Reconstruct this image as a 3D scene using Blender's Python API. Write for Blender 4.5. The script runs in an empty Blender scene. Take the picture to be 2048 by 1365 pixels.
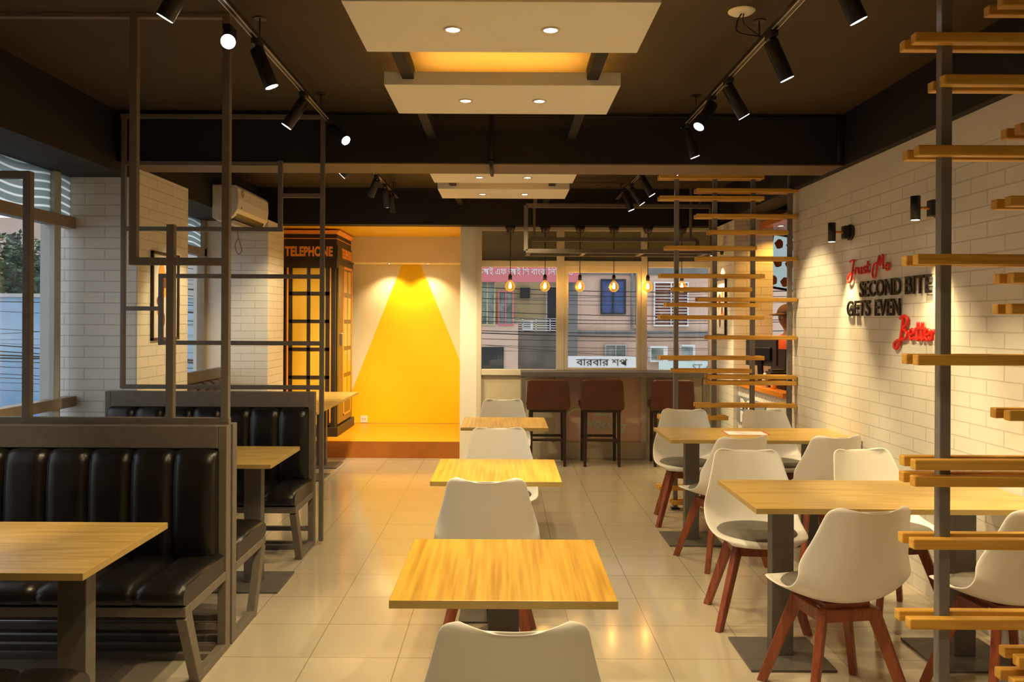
import bpy, bmesh, math, random
from mathutils import Vector, Matrix, Euler
random.seed(7)
C = bpy.context.scene.collection
SC = bpy.context.scene
PI = math.pi

# ---------------------------------------------------------------- camera, world, exposure
F = 1630.0
EYE = 1.55
cam_d = bpy.data.cameras.new('camera'); cam = bpy.data.objects.new('camera', cam_d); C.objects.link(cam)
cam.location = (0, 0, EYE)
cam.rotation_euler = (PI/2, -0.005, 0)
cam_d.sensor_width = 36; cam_d.lens = F/2048*36
cam_d.shift_x = 14/2048; cam_d.shift_y = -42/2048
cam_d.clip_start = 0.05; cam_d.clip_end = 400
SC.camera = cam

w = bpy.data.worlds.new('sky'); SC.world = w; w.use_nodes = True
bg = w.node_tree.nodes['Background']
bg.inputs[0].default_value = (0.90, 0.94, 1.0, 1); bg.inputs[1].default_value = 1.25

SC.view_settings.view_transform = 'Standard'
SC.view_settings.look = 'None'
SC.view_settings.exposure = 0.18
SC.view_settings.gamma = 1.0
SC.view_settings.use_curve_mapping = False

WARM = (1.0, 0.73, 0.34)
WARM2 = (1.0, 0.77, 0.42)
AMBER = (1.0, 0.48, 0.07)
P_DOWN = 46.0      # recessed downlights in the floating panels
P_TRACK = 105.0     # track heads
P_SCONCE = 52.0
P_COVE = 25.0
P_ALCOVE = 30.0

def at(px, py, Y):
    dx = px-1010; dy = py-640
    u = dx+0.005*dy; v = dy-0.005*dx
    return Vector((u*Y/F, Y, EYE-v*Y/F))

# ---------------------------------------------------------------- materials
def mat(name, col, rough=0.5, metal=0.0, spec=0.5, coat=0.0, emit=None, es=0.0):
    m = bpy.data.materials.new(name); m.use_nodes = True
    b = m.node_tree.nodes['Principled BSDF']
    b.inputs['Base Color'].default_value = (*col, 1)
    b.inputs['Roughness'].default_value = rough
    b.inputs['Metallic'].default_value = metal
    b.inputs['Specular IOR Level'].default_value = spec
    b.inputs['Coat Weight'].default_value = coat
    if emit:
        b.inputs['Emission Color'].default_value = (*emit, 1)
        b.inputs['Emission Strength'].default_value = es
    return m

def nd(m, t, **kw):
    n = m.node_tree.nodes.new(t)
    for k, v in kw.items():
        if k in n.inputs: n.inputs[k].default_value = v
        else: setattr(n, k, v)
    return n
def ln(m, a, b): m.node_tree.links.new(a, b)

def speckle(m, c1, c2, scale=8, bump=0.0, bscale=200, detail=3):
    """gentle procedural colour variation and grain"""
    b = m.node_tree.nodes['Principled BSDF']
    tc = nd(m, 'ShaderNodeTexCoord')
    n = nd(m, 'ShaderNodeTexNoise'); n.inputs['Scale'].default_value = scale; n.inputs['Detail'].default_value = detail
    r = nd(m, 'ShaderNodeValToRGB')
    r.color_ramp.elements[0].position = 0.3; r.color_ramp.elements[1].position = 0.7
    r.color_ramp.elements[0].color = (*c1, 1); r.color_ramp.elements[1].color = (*c2, 1)
    ln(m, tc.outputs['Object'], n.inputs['Vector']); ln(m, n.outputs['Fac'], r.inputs['Fac']); ln(m, r.outputs['Color'], b.inputs['Base Color'])
    if bump:
        n2 = nd(m, 'ShaderNodeTexNoise'); n2.inputs['Scale'].default_value = bscale
        bp = nd(m, 'ShaderNodeBump'); bp.inputs['Strength'].default_value = bump; bp.inputs['Distance'].default_value = 0.002
        ln(m, tc.outputs['Object'], n2.inputs['Vector']); ln(m, n2.outputs['Fac'], bp.inputs['Height']); ln(m, bp.outputs['Normal'], b.inputs['Normal'])
    return m

def wood(name, c1, c2, axis='X', rough=0.35, ring=1.0, coat=0.0):
    m = mat(name, c1, rough, coat=coat)
    b = m.node_tree.nodes['Principled BSDF']
    tc = nd(m, 'ShaderNodeTexCoord')
    mp = nd(m, 'ShaderNodeMapping')
    s = {'X': (0.55, 3.4, 3.4), 'Y': (3.4, 0.55, 3.4), 'Z': (3.4, 3.4, 0.55)}[axis]
    mp.inputs['Scale'].default_value = tuple(q*ring for q in s)
    oi = nd(m, 'ShaderNodeObjectInfo')
    of = nd(m, 'ShaderNodeVectorMath', operation='ADD')
    ln(m, oi.outputs['Location'], of.inputs[1]); ln(m, tc.outputs['Object'], of.inputs[0])
    wv = nd(m, 'ShaderNodeTexNoise'); wv.inputs['Scale'].default_value = 1.0; wv.inputs['Detail'].default_value = 1.5; wv.inputs['Roughness'].default_value = 0.35
    m1 = nd(m, 'ShaderNodeMath', operation='MULTIPLY'); m1.inputs[1].default_value = 58
    sn = nd(m, 'ShaderNodeMath', operation='SINE')
    mp2 = nd(m, 'ShaderNodeMapping'); k = 70
    mp2.inputs['Scale'].default_value = tuple(2.2 if q < 1 else k for q in s)
    n = nd(m, 'ShaderNodeTexNoise'); n.inputs['Scale'].default_value = 1.0; n.inputs['Detail'].default_value = 2
    mx = nd(m, 'ShaderNodeMath', operation='MULTIPLY_ADD'); mx.inputs[1].default_value = 0.10
    r = nd(m, 'ShaderNodeValToRGB')
    r.color_ramp.elements[0].position = 0.30; r.color_ramp.elements[1].position = 0.72
    r.color_ramp.elements[0].color = (*c2, 1); r.color_ramp.elements[1].color = (*c1, 1)
    hf = nd(m, 'ShaderNodeMath', operation='MULTIPLY'); hf.inputs[1].default_value = 1.15
    ln(m, of.outputs[0], mp.inputs['Vector']); ln(m, mp.outputs['Vector'], wv.inputs['Vector']); ln(m, wv.outputs['Fac'], m1.inputs[0]); ln(m, m1.outputs[0], sn.inputs[0])
    ln(m, tc.outputs['Object'], mp2.inputs['Vector']); ln(m, mp2.outputs['Vector'], n.inputs['Vector'])
    ln(m, n.outputs['Fac'], hf.inputs[0])
    ln(m, sn.outputs[0], mx.inputs[0]); ln(m, hf.outputs[0], mx.inputs[2])
    ln(m, mx.outputs[0], r.inputs['Fac']); ln(m, r.outputs['Color'], b.inputs['Base Color'])
    return m

def brick(name, plane, col, mortar, bw=0.29, rh=0.079):
    """painted brick; plane 'YZ' for walls along Y, 'XZ' for walls along X"""
    m = mat(name, col, 0.55)
    b = m.node_tree.nodes['Principled BSDF']
    g = nd(m, 'ShaderNodeNewGeometry'); sp = nd(m, 'ShaderNodeSeparateXYZ'); cb = nd(m, 'ShaderNodeCombineXYZ')
    ln(m, g.outputs['Position'], sp.inputs[0])
    ln(m, sp.outputs['Y' if plane == 'YZ' else 'X'], cb.inputs['X']); ln(m, sp.outputs['Z'], cb.inputs['Y'])
    t = nd(m, 'ShaderNodeTexBrick'); t.offset = 0.5
    t.inputs['Scale'].default_value = 1.0; t.inputs['Mortar Size'].default_value = 0.0035
    t.inputs['Mortar Smooth'].default_value = 0.3; t.inputs['Brick Width'].default_value = bw; t.inputs['Row Height'].default_value = rh
    t.inputs['Color1'].default_value = (*col, 1); t.inputs['Color2'].default_value = tuple(c*0.965 for c in col)+(1,)
    t.inputs['Mortar'].default_value = (*mortar, 1)
    ln(m, cb.outputs[0], t.inputs['Vector']); ln(m, t.outputs['Color'], b.inputs['Base Color'])
    n = nd(m, 'ShaderNodeTexNoise'); n.inputs['Scale'].default_value = 40
    ln(m, g.outputs['Position'], n.inputs['Vector'])
    a = nd(m, 'ShaderNodeMath', operation='MULTIPLY_ADD'); a.inputs[1].default_value = 0.06
    inv = nd(m, 'ShaderNodeMath', operation='SUBTRACT'); inv.inputs[0].default_value = 1.0
    ln(m, t.outputs['Fac'], inv.inputs[1]); ln(m, n.outputs['Fac'], a.inputs[0]); ln(m, inv.outputs[0], a.inputs[2])
    bp = nd(m, 'ShaderNodeBump'); bp.inputs['Strength'].default_value = 0.9; bp.inputs['Distance'].default_value = 0.013
    ln(m, a.outputs[0], bp.inputs['Height']); ln(m, bp.outputs['Normal'], b.inputs['Normal'])
    return m

def tiles(name, col, joint, x0, y0, s):
    m = mat(name, col, 0.2, spec=0.8)
    b = m.node_tree.nodes['Principled BSDF']
    g = nd(m, 'ShaderNodeNewGeometry'); mp = nd(m, 'ShaderNodeMapping'); mp.inputs['Location'].default_value = (-x0, -y0, 0)
    t = nd(m, 'ShaderNodeTexBrick'); t.offset = 0.0
    t.inputs['Scale'].default_value = 1.0; t.inputs['Mortar Size'].default_value = 0.0022
    t.inputs['Brick Width'].default_value = s; t.inputs['Row Height'].default_value = s
    t.inputs['Color1'].default_value = (*col, 1); t.inputs['Color2'].default_value = tuple(c*0.95 for c in col)+(1,)
    t.inputs['Mortar'].default_value = (*joint, 1)
    ln(m, g.outputs['Position'], mp.inputs['Vector']); ln(m, mp.outputs['Vector'], t.inputs['Vector'])
    n = nd(m, 'ShaderNodeTexNoise'); n.inputs['Scale'].default_value = 3; n.inputs['Detail'].default_value = 5
    ln(m, g.outputs['Position'], n.inputs['Vector'])
    mm = nd(m, 'ShaderNodeMix', data_type='RGBA', blend_type='MULTIPLY'); mm.inputs['Factor'].default_value = 0.12
    ln(m, t.outputs['Color'], mm.inputs['A']); ln(m, n.outputs['Color'], mm.inputs['B']); ln(m, mm.outputs['Result'], b.inputs['Base Color'])
    mr = nd(m, 'ShaderNodeMapRange'); mr.inputs['To Min'].default_value = 0.10; mr.inputs['To Max'].default_value = 0.24
    ln(m, n.outputs['Fac'], mr.inputs['Value']); ln(m, mr.outputs['Result'], b.inputs['Roughness'])
    b.inputs['Coat Weight'].default_value = 0.5; b.inputs['Coat Roughness'].default_value = 0.10
    return m

def glass(name, tint=(1, 1, 1), gloss=0.06, rough=0.0):
    m = bpy.data.materials.new(name); m.use_nodes = True
    nt = m.node_tree; nt.nodes.remove(nt.nodes['Principled BSDF'])
    out = nt.nodes['Material Output']
    tr = nd(m, 'ShaderNodeBsdfTransparent'); tr.inputs['Color'].default_value = (*tint, 1)
    gl = nd(m, 'ShaderNodeBsdfGlossy'); gl.inputs['Roughness'].default_value = rough
    fr = nd(m, 'ShaderNodeFresnel'); gb = nd(m, 'ShaderNodeNewGeometry')
    io = nd(m, 'ShaderNodeMapRange'); io.inputs['To Min'].default_value = 1.5; io.inputs['To Max'].default_value = 1/1.5
    ln(m, gb.outputs['Backfacing'], io.inputs['Value']); ln(m, io.outputs['Result'], fr.inputs['IOR'])
    mx = nd(m, 'ShaderNodeMixShader')
    ad = nd(m, 'ShaderNodeMath', operation='MULTIPLY_ADD'); ad.inputs[1].default_value = 0.6; ad.inputs[2].default_value = gloss*0.2
    ad.use_clamp = True
    ln(m, fr.outputs[0], ad.inputs[0]); ln(m, ad.outputs[0], mx.inputs[0])
    ln(m, tr.outputs[0], mx.inputs[1]); ln(m, gl.outputs[0], mx.inputs[2]); ln(m, mx.outputs[0], out.inputs['Surface'])
    return m

def frosted(name, col, clear):
    m = bpy.data.materials.new(name); m.use_nodes = True
    nt = m.node_tree; nt.nodes.remove(nt.nodes['Principled BSDF']); out = nt.nodes['Material Output']
    tr = nd(m, 'ShaderNodeBsdfTransparent'); tl = nd(m, 'ShaderNodeBsdfTranslucent'); tl.inputs['Color'].default_value = (*col, 1)
    mx = nd(m, 'ShaderNodeMixShader'); mx.inputs[0].default_value = 1-clear
    ln(m, tr.outputs[0], mx.inputs[1]); ln(m, tl.outputs[0], mx.inputs[2]); ln(m, mx.outputs[0], out.inputs['Surface'])
    return m
def wave_film():
    """frosted film with printed white wavy lines"""
    m = frosted('wavy_line_film_glass', (0.5, 0.55, 0.53), 0.10)
    tl = [n for n in m.node_tree.nodes if n.type == 'BSDF_TRANSLUCENT'][0]
    g = nd(m, 'ShaderNodeNewGeometry'); sp = nd(m, 'ShaderNodeSeparateXYZ'); ln(m, g.outputs['Position'], sp.inputs[0])
    a = nd(m, 'ShaderNodeMath', operation='MULTIPLY'); a.inputs[1].default_value = 7.5; ln(m, sp.outputs['Y'], a.inputs[0])
    b = nd(m, 'ShaderNodeMath', operation='SINE'); ln(m, a.outputs[0], b.inputs[0])
    c = nd(m, 'ShaderNodeMath', operation='MULTIPLY_ADD'); c.inputs[1].default_value = 0.018; ln(m, b.outputs[0], c.inputs[0]); ln(m, sp.outputs['Z'], c.inputs[2])
    d = nd(m, 'ShaderNodeMath', operation='MODULO'); d.inputs[1].default_value = 0.056; ln(m, c.outputs[0], d.inputs[0])
    e = nd(m, 'ShaderNodeMath', operation='LESS_THAN'); e.inputs[1].default_value = 0.014; ln(m, d.outputs[0], e.inputs[0])
    x = nd(m, 'ShaderNodeMix', data_type='RGBA'); x.inputs['A'].default_value = (0.40, 0.45, 0.43, 1); x.inputs['B'].default_value = (0.95, 0.97, 0.95, 1)
    ln(m, e.outputs[0], x.inputs['Factor']); ln(m, x.outputs['Result'], tl.inputs['Color'])
    return m
def bulb_glass():
    m = bpy.data.materials.new('amber_bulb_glass'); m.use_nodes = True
    nt = m.node_tree; nt.nodes.remove(nt.nodes['Principled BSDF']); out = nt.nodes['Material Output']
    tr = nd(m, 'ShaderNodeBsdfTransparent'); tr.inputs['Color'].default_value = (1.0, 0.80, 0.42, 1)
    em = nd(m, 'ShaderNodeEmission'); em.inputs['Color'].default_value = (1.0, 0.50, 0.08, 1); em.inputs['Strength'].default_value = 1.1
    lw = nd(m, 'ShaderNodeLayerWeight'); lw.inputs['Blend'].default_value = 0.35
    ad = nd(m, 'ShaderNodeMath', operation='MULTIPLY_ADD'); ad.inputs[1].default_value = 0.55; ad.inputs[2].default_value = 0.18; ad.use_clamp = True
    mx = nd(m, 'ShaderNodeMixShader')
    ln(m, lw.outputs['Facing'], ad.inputs[0]); ln(m, ad.outputs[0], mx.inputs[0]); ln(m, tr.outputs[0], mx.inputs[1]); ln(m, em.outputs[0], mx.inputs[2]); ln(m, mx.outputs[0], out.inputs['Surface'])
    return m
M = {}
M['floor'] = tiles('cream_floor_tiles', (0.60, 0.525, 0.395), (0.30, 0.25, 0.18), -0.075, 4.95, 0.406)
M['ceil'] = speckle(mat('dark_brown_paint', (0.042, 0.028, 0.011), 0.75), (0.048, 0.032, 0.012), (0.056, 0.038, 0.015), 5)
M['beam'] = speckle(mat('black_brown_paint', (0.008, 0.0055, 0.004), 0.7), (0.0075, 0.005, 0.0038), (0.009, 0.006, 0.0045), 6)
M['soffit'] = speckle(mat('beam_underside_brown', (0.16, 0.105, 0.05), 0.6), (0.15, 0.10, 0.047), (0.17, 0.112, 0.054), 4)
M['stage'] = speckle(mat('stage_orange_yellow', (0.78, 0.36, 0.012), 0.35), (0.76, 0.35, 0.011), (0.80, 0.38, 0.013), 3)
M['brickR'] = brick('painted_brick_side', 'YZ', (0.82, 0.78, 0.68), (0.68, 0.63, 0.53))
M['brickF'] = brick('painted_brick_front', 'XZ', (0.80, 0.77, 0.70), (0.66, 0.62, 0.54))
M['plaster'] = speckle(mat('cream_plaster', (0.78, 0.74, 0.66), 0.6), (0.77, 0.73, 0.65), (0.80, 0.76, 0.68), 3)
M['white'] = speckle(mat('white_paint', (0.82, 0.80, 0.76), 0.5), (0.81, 0.79, 0.75), (0.83, 0.81, 0.77), 3)
M['panelwhite'] = speckle(mat('panel_white', (0.85, 0.83, 0.78), 0.55), (0.84, 0.82, 0.77), (0.86, 0.84, 0.79), 3)
M['yellow'] = speckle(mat('yellow_paint', (0.90, 0.60, 0.003), 0.5), (0.89, 0.59, 0.002), (0.92, 0.62, 0.004), 3)
M['cream'] = speckle(mat('cream_paint', (0.84, 0.78, 0.60), 0.5), (0.83, 0.77, 0.58), (0.85, 0.79, 0.61), 3)
M['orange'] = speckle(mat('orange_laminate', (0.70, 0.22, 0.02), 0.35), (0.68, 0.21, 0.02), (0.74, 0.25, 0.025), 3)
M['stagefront'] = speckle(mat('stage_front_brown', (0.42, 0.13, 0.015), 0.4), (0.38, 0.12, 0.015), (0.45, 0.15, 0.02), 6)
M['metal'] = speckle(mat('grey_brown_steel', (0.13, 0.11, 0.09), 0.5, spec=0.35), (0.145, 0.122, 0.098), (0.17, 0.145, 0.116), 25)
M['postgrey'] = speckle(mat('grey_post_steel', (0.14, 0.135, 0.14), 0.4), (0.17, 0.165, 0.165), (0.20, 0.19, 0.19), 25)
M['leather'] = speckle(mat('black_leather', (0.008, 0.0065, 0.0055), 0.33, spec=0.42), (0.007, 0.0055, 0.0045), (0.011, 0.0085, 0.007), 10, bump=0.12, bscale=160)
M['brownleather'] = speckle(mat('brown_leather', (0.06, 0.019, 0.008), 0.36), (0.052, 0.016, 0.007), (0.075, 0.024, 0.010), 9, bump=0.12, bscale=160)
M['sofabrown'] = speckle(mat('dark_brown_leather', (0.07, 0.028, 0.014), 0.45), (0.06, 0.024, 0.012), (0.08, 0.032, 0.016), 9)
M['woodX'] = wood('oak_laminate_across', (0.58, 0.385, 0.11), (0.42, 0.255, 0.055), 'X', 0.33, 0.8)
M['woodY'] = wood('oak_laminate_along', (0.72, 0.43, 0.05), (0.50, 0.25, 0.02), 'Y', 0.33, 0.8)
M['edge'] = speckle(mat('table_edge_band', (0.42, 0.29, 0.09), 0.45), (0.40, 0.27, 0.08), (0.45, 0.31, 0.10), 20)
M['slat'] = wood('pine_slat', (0.78, 0.44, 0.07), (0.62, 0.30, 0.035), 'X', 0.5, 1.5)
M['redwood'] = wood('red_brown_wood', (0.30, 0.075, 0.028), (0.18, 0.04, 0.016), 'Z', 0.38, 1.2)
M['shell'] = mat('white_shell_plastic', (0.84, 0.82, 0.78), 0.32)
M['cushion'] = speckle(mat('grey_cushion', (0.14, 0.125, 0.10), 0.8), (0.12, 0.108, 0.088), (0.165, 0.15, 0.125), 14, bump=0.2, bscale=300)
M['tablemetal'] = speckle(mat('table_base_steel', (0.10, 0.09, 0.08), 0.45), (0.095, 0.085, 0.075), (0.115, 0.105, 0.095), 20)
M['black'] = mat('black_metal', (0.016, 0.015, 0.015), 0.35)
M['blackmatte'] = speckle(mat('black_lacquer', (0.028, 0.018, 0.012), 0.45), (0.026, 0.017, 0.011), (0.032, 0.021, 0.014), 12)
M['stool_leg'] = speckle(mat('dark_wood', (0.022, 0.010, 0.007), 0.4), (0.02, 0.009, 0.006), (0.026, 0.012, 0.008), 12)
M['lamp'] = mat('lamp_face', (1, 1, 1), 0.5, emit=(1.0, 0.93, 0.82), es=9.0)
M['lampring'] = mat('lamp_ring', (0.75, 0.68, 0.60), 0.35, metal=0.6)
M['filament'] = mat('glowing_filament', (1, 0.6, 0.2), 0.5, emit=(1.0, 0.62, 0.22), es=40)
M['bulb'] = bulb_glass()
M['glass'] = glass('window_glass', (0.95, 0.97, 0.97), 0.05)
M['dimglass'] = speckle(mat('olive_filmed_glass', (0.20, 0.185, 0.12), 0.2), (0.18, 0.165, 0.105), (0.22, 0.20, 0.135), 2)
M['frostglass'] = wave_film()
M['alu'] = speckle(mat('cream_aluminium', (0.62, 0.56, 0.46), 0.4), (0.60, 0.54, 0.44), (0.64, 0.58, 0.48), 5)
M['alugrey'] = speckle(mat('grey_aluminium', (0.46, 0.47, 0.45), 0.35), (0.44, 0.45, 0.43), (0.48, 0.49, 0.47), 5)
M['alubrown'] = speckle(mat('brown_aluminium', (0.30, 0.23, 0.15), 0.4), (0.28, 0.215, 0.14), (0.32, 0.245, 0.16), 5)
M['frost'] = speckle(mat('frosted_panel', (0.52, 0.45, 0.33), 0.5), (0.50, 0.43, 0.31), (0.55, 0.48, 0.36), 3)
M['poster'] = speckle(mat('pink_poster', (0.76, 0.52, 0.42), 0.55), (0.74, 0.51, 0.41), (0.78, 0.54, 0.44), 4)
M['posterink'] = mat('pale_blue_ink', (0.66, 0.80, 0.76), 0.6)
M['red'] = mat('red_acrylic', (0.75, 0.02, 0.012), 0.35)
M['charcoal'] = mat('dark_letter', (0.009, 0.007, 0.007), 0.4, spec=0.25)
M['gold'] = mat('orange_trim', (0.95, 0.40, 0.07), 0.5)
M['acwhite'] = speckle(mat('ac_white', (0.80, 0.78, 0.74), 0.35), (0.79, 0.77, 0.73), (0.81, 0.79, 0.75), 3)
M['boothpane'] = speckle(mat('yellow_booth_pane', (0.85, 0.52, 0.05), 0.12, spec=0.6), (0.82, 0.50, 0.045), (0.88, 0.55, 0.06), 2)
M['boothside'] = speckle(mat('booth_side_brown', (0.24, 0.14, 0.022), 0.4), (0.22, 0.13, 0.02), (0.26, 0.155, 0.025), 8)
M['paper'] = mat('white_paper', (0.85, 0.83, 0.80), 0.6)
M['ink'] = mat('print_grey', (0.35, 0.30, 0.28), 0.6)
M['signgrey'] = mat('sign_grey', (0.22, 0.26, 0.28), 0.5)
M['menublue'] = mat('menu_lightbox', (0.55, 0.75, 0.78), 0.4, emit=(0.55, 0.80, 0.86), es=0.45)
M['menublue_paper'] = speckle(mat('menu_sheet', (0.55, 0.75, 0.78), 0.4), (0.53, 0.73, 0.76), (0.58, 0.78, 0.80), 3)
M['food'] = speckle(mat('fried_food_print', (0.42, 0.14, 0.04), 0.5), (0.40, 0.10, 0.03), (0.55, 0.28, 0.06), 40)
M['skin'] = mat('skin', (0.34, 0.16, 0.09), 0.5)
M['hair'] = mat('black_hair', (0.012, 0.010, 0.010), 0.5)
M['cap'] = speckle(mat('brown_cap', (0.10, 0.045, 0.02), 0.8), (0.09, 0.04, 0.018), (0.12, 0.055, 0.025), 30)
M['shirt'] = speckle(mat('orange_red_shirt', (0.80, 0.10, 0.02), 0.75), (0.76, 0.09, 0.02), (0.84, 0.12, 0.025), 15)
M['apron'] = mat('black_apron', (0.02, 0.018, 0.018), 0.8)
M['trousers'] = mat('dark_trousers', (0.03, 0.03, 0.04), 0.8)
M['eyewhite'] = mat('eye_white', (0.8, 0.8, 0.78), 0.3)
M['pink'] = speckle(mat('pink_plaster', (0.80, 0.53, 0.40), 0.85), (0.66, 0.45, 0.34), (0.84, 0.58, 0.45), 0.9, detail=6)
M['tan'] = speckle(mat('tan_plaster', (0.64, 0.50, 0.27), 0.85), (0.54, 0.42, 0.23), (0.70, 0.56, 0.32), 1.0, detail=6)
M['darkwall'] = speckle(mat('dark_mottled_concrete', (0.16, 0.13, 0.10), 0.9), (0.09, 0.075, 0.06), (0.24, 0.20, 0.16), 1.6, detail=6)
M['signpink'] = mat('pink_sign_board', (0.72, 0.20, 0.22), 0.6)
M['signwhite'] = mat('sign_white', (0.85, 0.83, 0.82), 0.6)
M['extdark'] = mat('dark_opening', (0.03, 0.035, 0.04), 0.3)
M['curtain'] = speckle(mat('blue_curtain', (0.05, 0.09, 0.24), 0.7), (0.04, 0.075, 0.20), (0.07, 0.12, 0.30), 6)
M['shutter'] = speckle(mat('brown_shutter', (0.22, 0.07, 0.05), 0.7), (0.18, 0.06, 0.04), (0.26, 0.09, 0.06), 6)
M['extgrey'] = speckle(mat('grey_concrete', (0.22, 0.21, 0.20), 0.85), (0.17, 0.165, 0.16), (0.26, 0.25, 0.24), 1.5, detail=6)
M['greenpane'] = speckle(mat('old_green_glass', (0.25, 0.32, 0.29), 0.25), (0.10, 0.14, 0.12), (0.40, 0.46, 0.42), 4)
M['cable'] = mat('black_cable', (0.02, 0.02, 0.022), 0.6)
M['leaf'] = speckle(mat('tree_leaf', (0.07, 0.13, 0.06), 0.6), (0.05, 0.10, 0.06), (0.11, 0.17, 0.08), 1.2)
M['bark'] = speckle(mat('tree_bark', (0.12, 0.09, 0.06), 0.9), (0.10, 0.075, 0.05), (0.15, 0.11, 0.08), 12)
M['hazeblue'] = speckle(mat('pale_blue_haze', (0.28, 0.46, 0.68), 0.35), (0.17, 0.34, 0.58), (0.44, 0.60, 0.76), 0.5, detail=4)
M['bldg'] = speckle(mat('far_building_plaster', (0.62, 0.48, 0.40), 0.85), (0.56, 0.42, 0.35), (0.68, 0.54, 0.46), 0.6)
M['bldg2'] = speckle(mat('far_building_grey', (0.55, 0.55, 0.54), 0.85), (0.50, 0.50, 0.49), (0.60, 0.60, 0.59), 0.6)
M['street'] = speckle(mat('street_asphalt', (0.13, 0.13, 0.14), 0.8), (0.11, 0.11, 0.12), (0.16, 0.16, 0.17), 2)
M['chrome'] = mat('chrome', (0.7, 0.68, 0.64), 0.2, metal=1.0)
M['herring'] = None

def herringbone():
    m = mat('white_chevron_panel', (0.78, 0.77, 0.70), 0.4)
    b = m.node_tree.nodes['Principled BSDF']
    g = nd(m, 'ShaderNodeNewGeometry'); sp = nd(m, 'ShaderNodeSeparateXYZ'); ln(m, g.outputs['Position'], sp.inputs[0])
    pp = nd(m, 'ShaderNodeMath', operation='PINGPONG'); pp.inputs[1].default_value = 0.22; ln(m, sp.outputs['Y'], pp.inputs[0])
    ad = nd(m, 'ShaderNodeMath', operation='ADD'); ln(m, pp.outputs[0], ad.inputs[0]); ln(m, sp.outputs['Z'], ad.inputs[1])
    md = nd(m, 'ShaderNodeMath', operation='MODULO'); md.inputs[1].default_value = 0.075; ln(m, ad.outputs[0], md.inputs[0])
    lt = nd(m, 'ShaderNodeMath', operation='LESS_THAN'); lt.inputs[1].default_value = 0.007; ln(m, md.outputs[0], lt.inputs[0])
    mx = nd(m, 'ShaderNodeMix', data_type='RGBA'); mx.inputs['A'].default_value = (0.78, 0.77, 0.70, 1); mx.inputs['B'].default_value = (0.38, 0.37, 0.31, 1)
    ln(m, lt.outputs[0], mx.inputs['Factor']); ln(m, mx.outputs['Result'], b.inputs['Base Color'])
    return m
M['herring'] = herringbone()

# ---------------------------------------------------------------- mesh helpers
def frame_of(d):
    d = d.normalized()
    up = Vector((0, 0, 1)) if abs(d.z) < 0.95 else Vector((0, 1, 0))
    s = d.cross(up).normalized(); t = s.cross(d).normalized()
    return s, t

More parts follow.
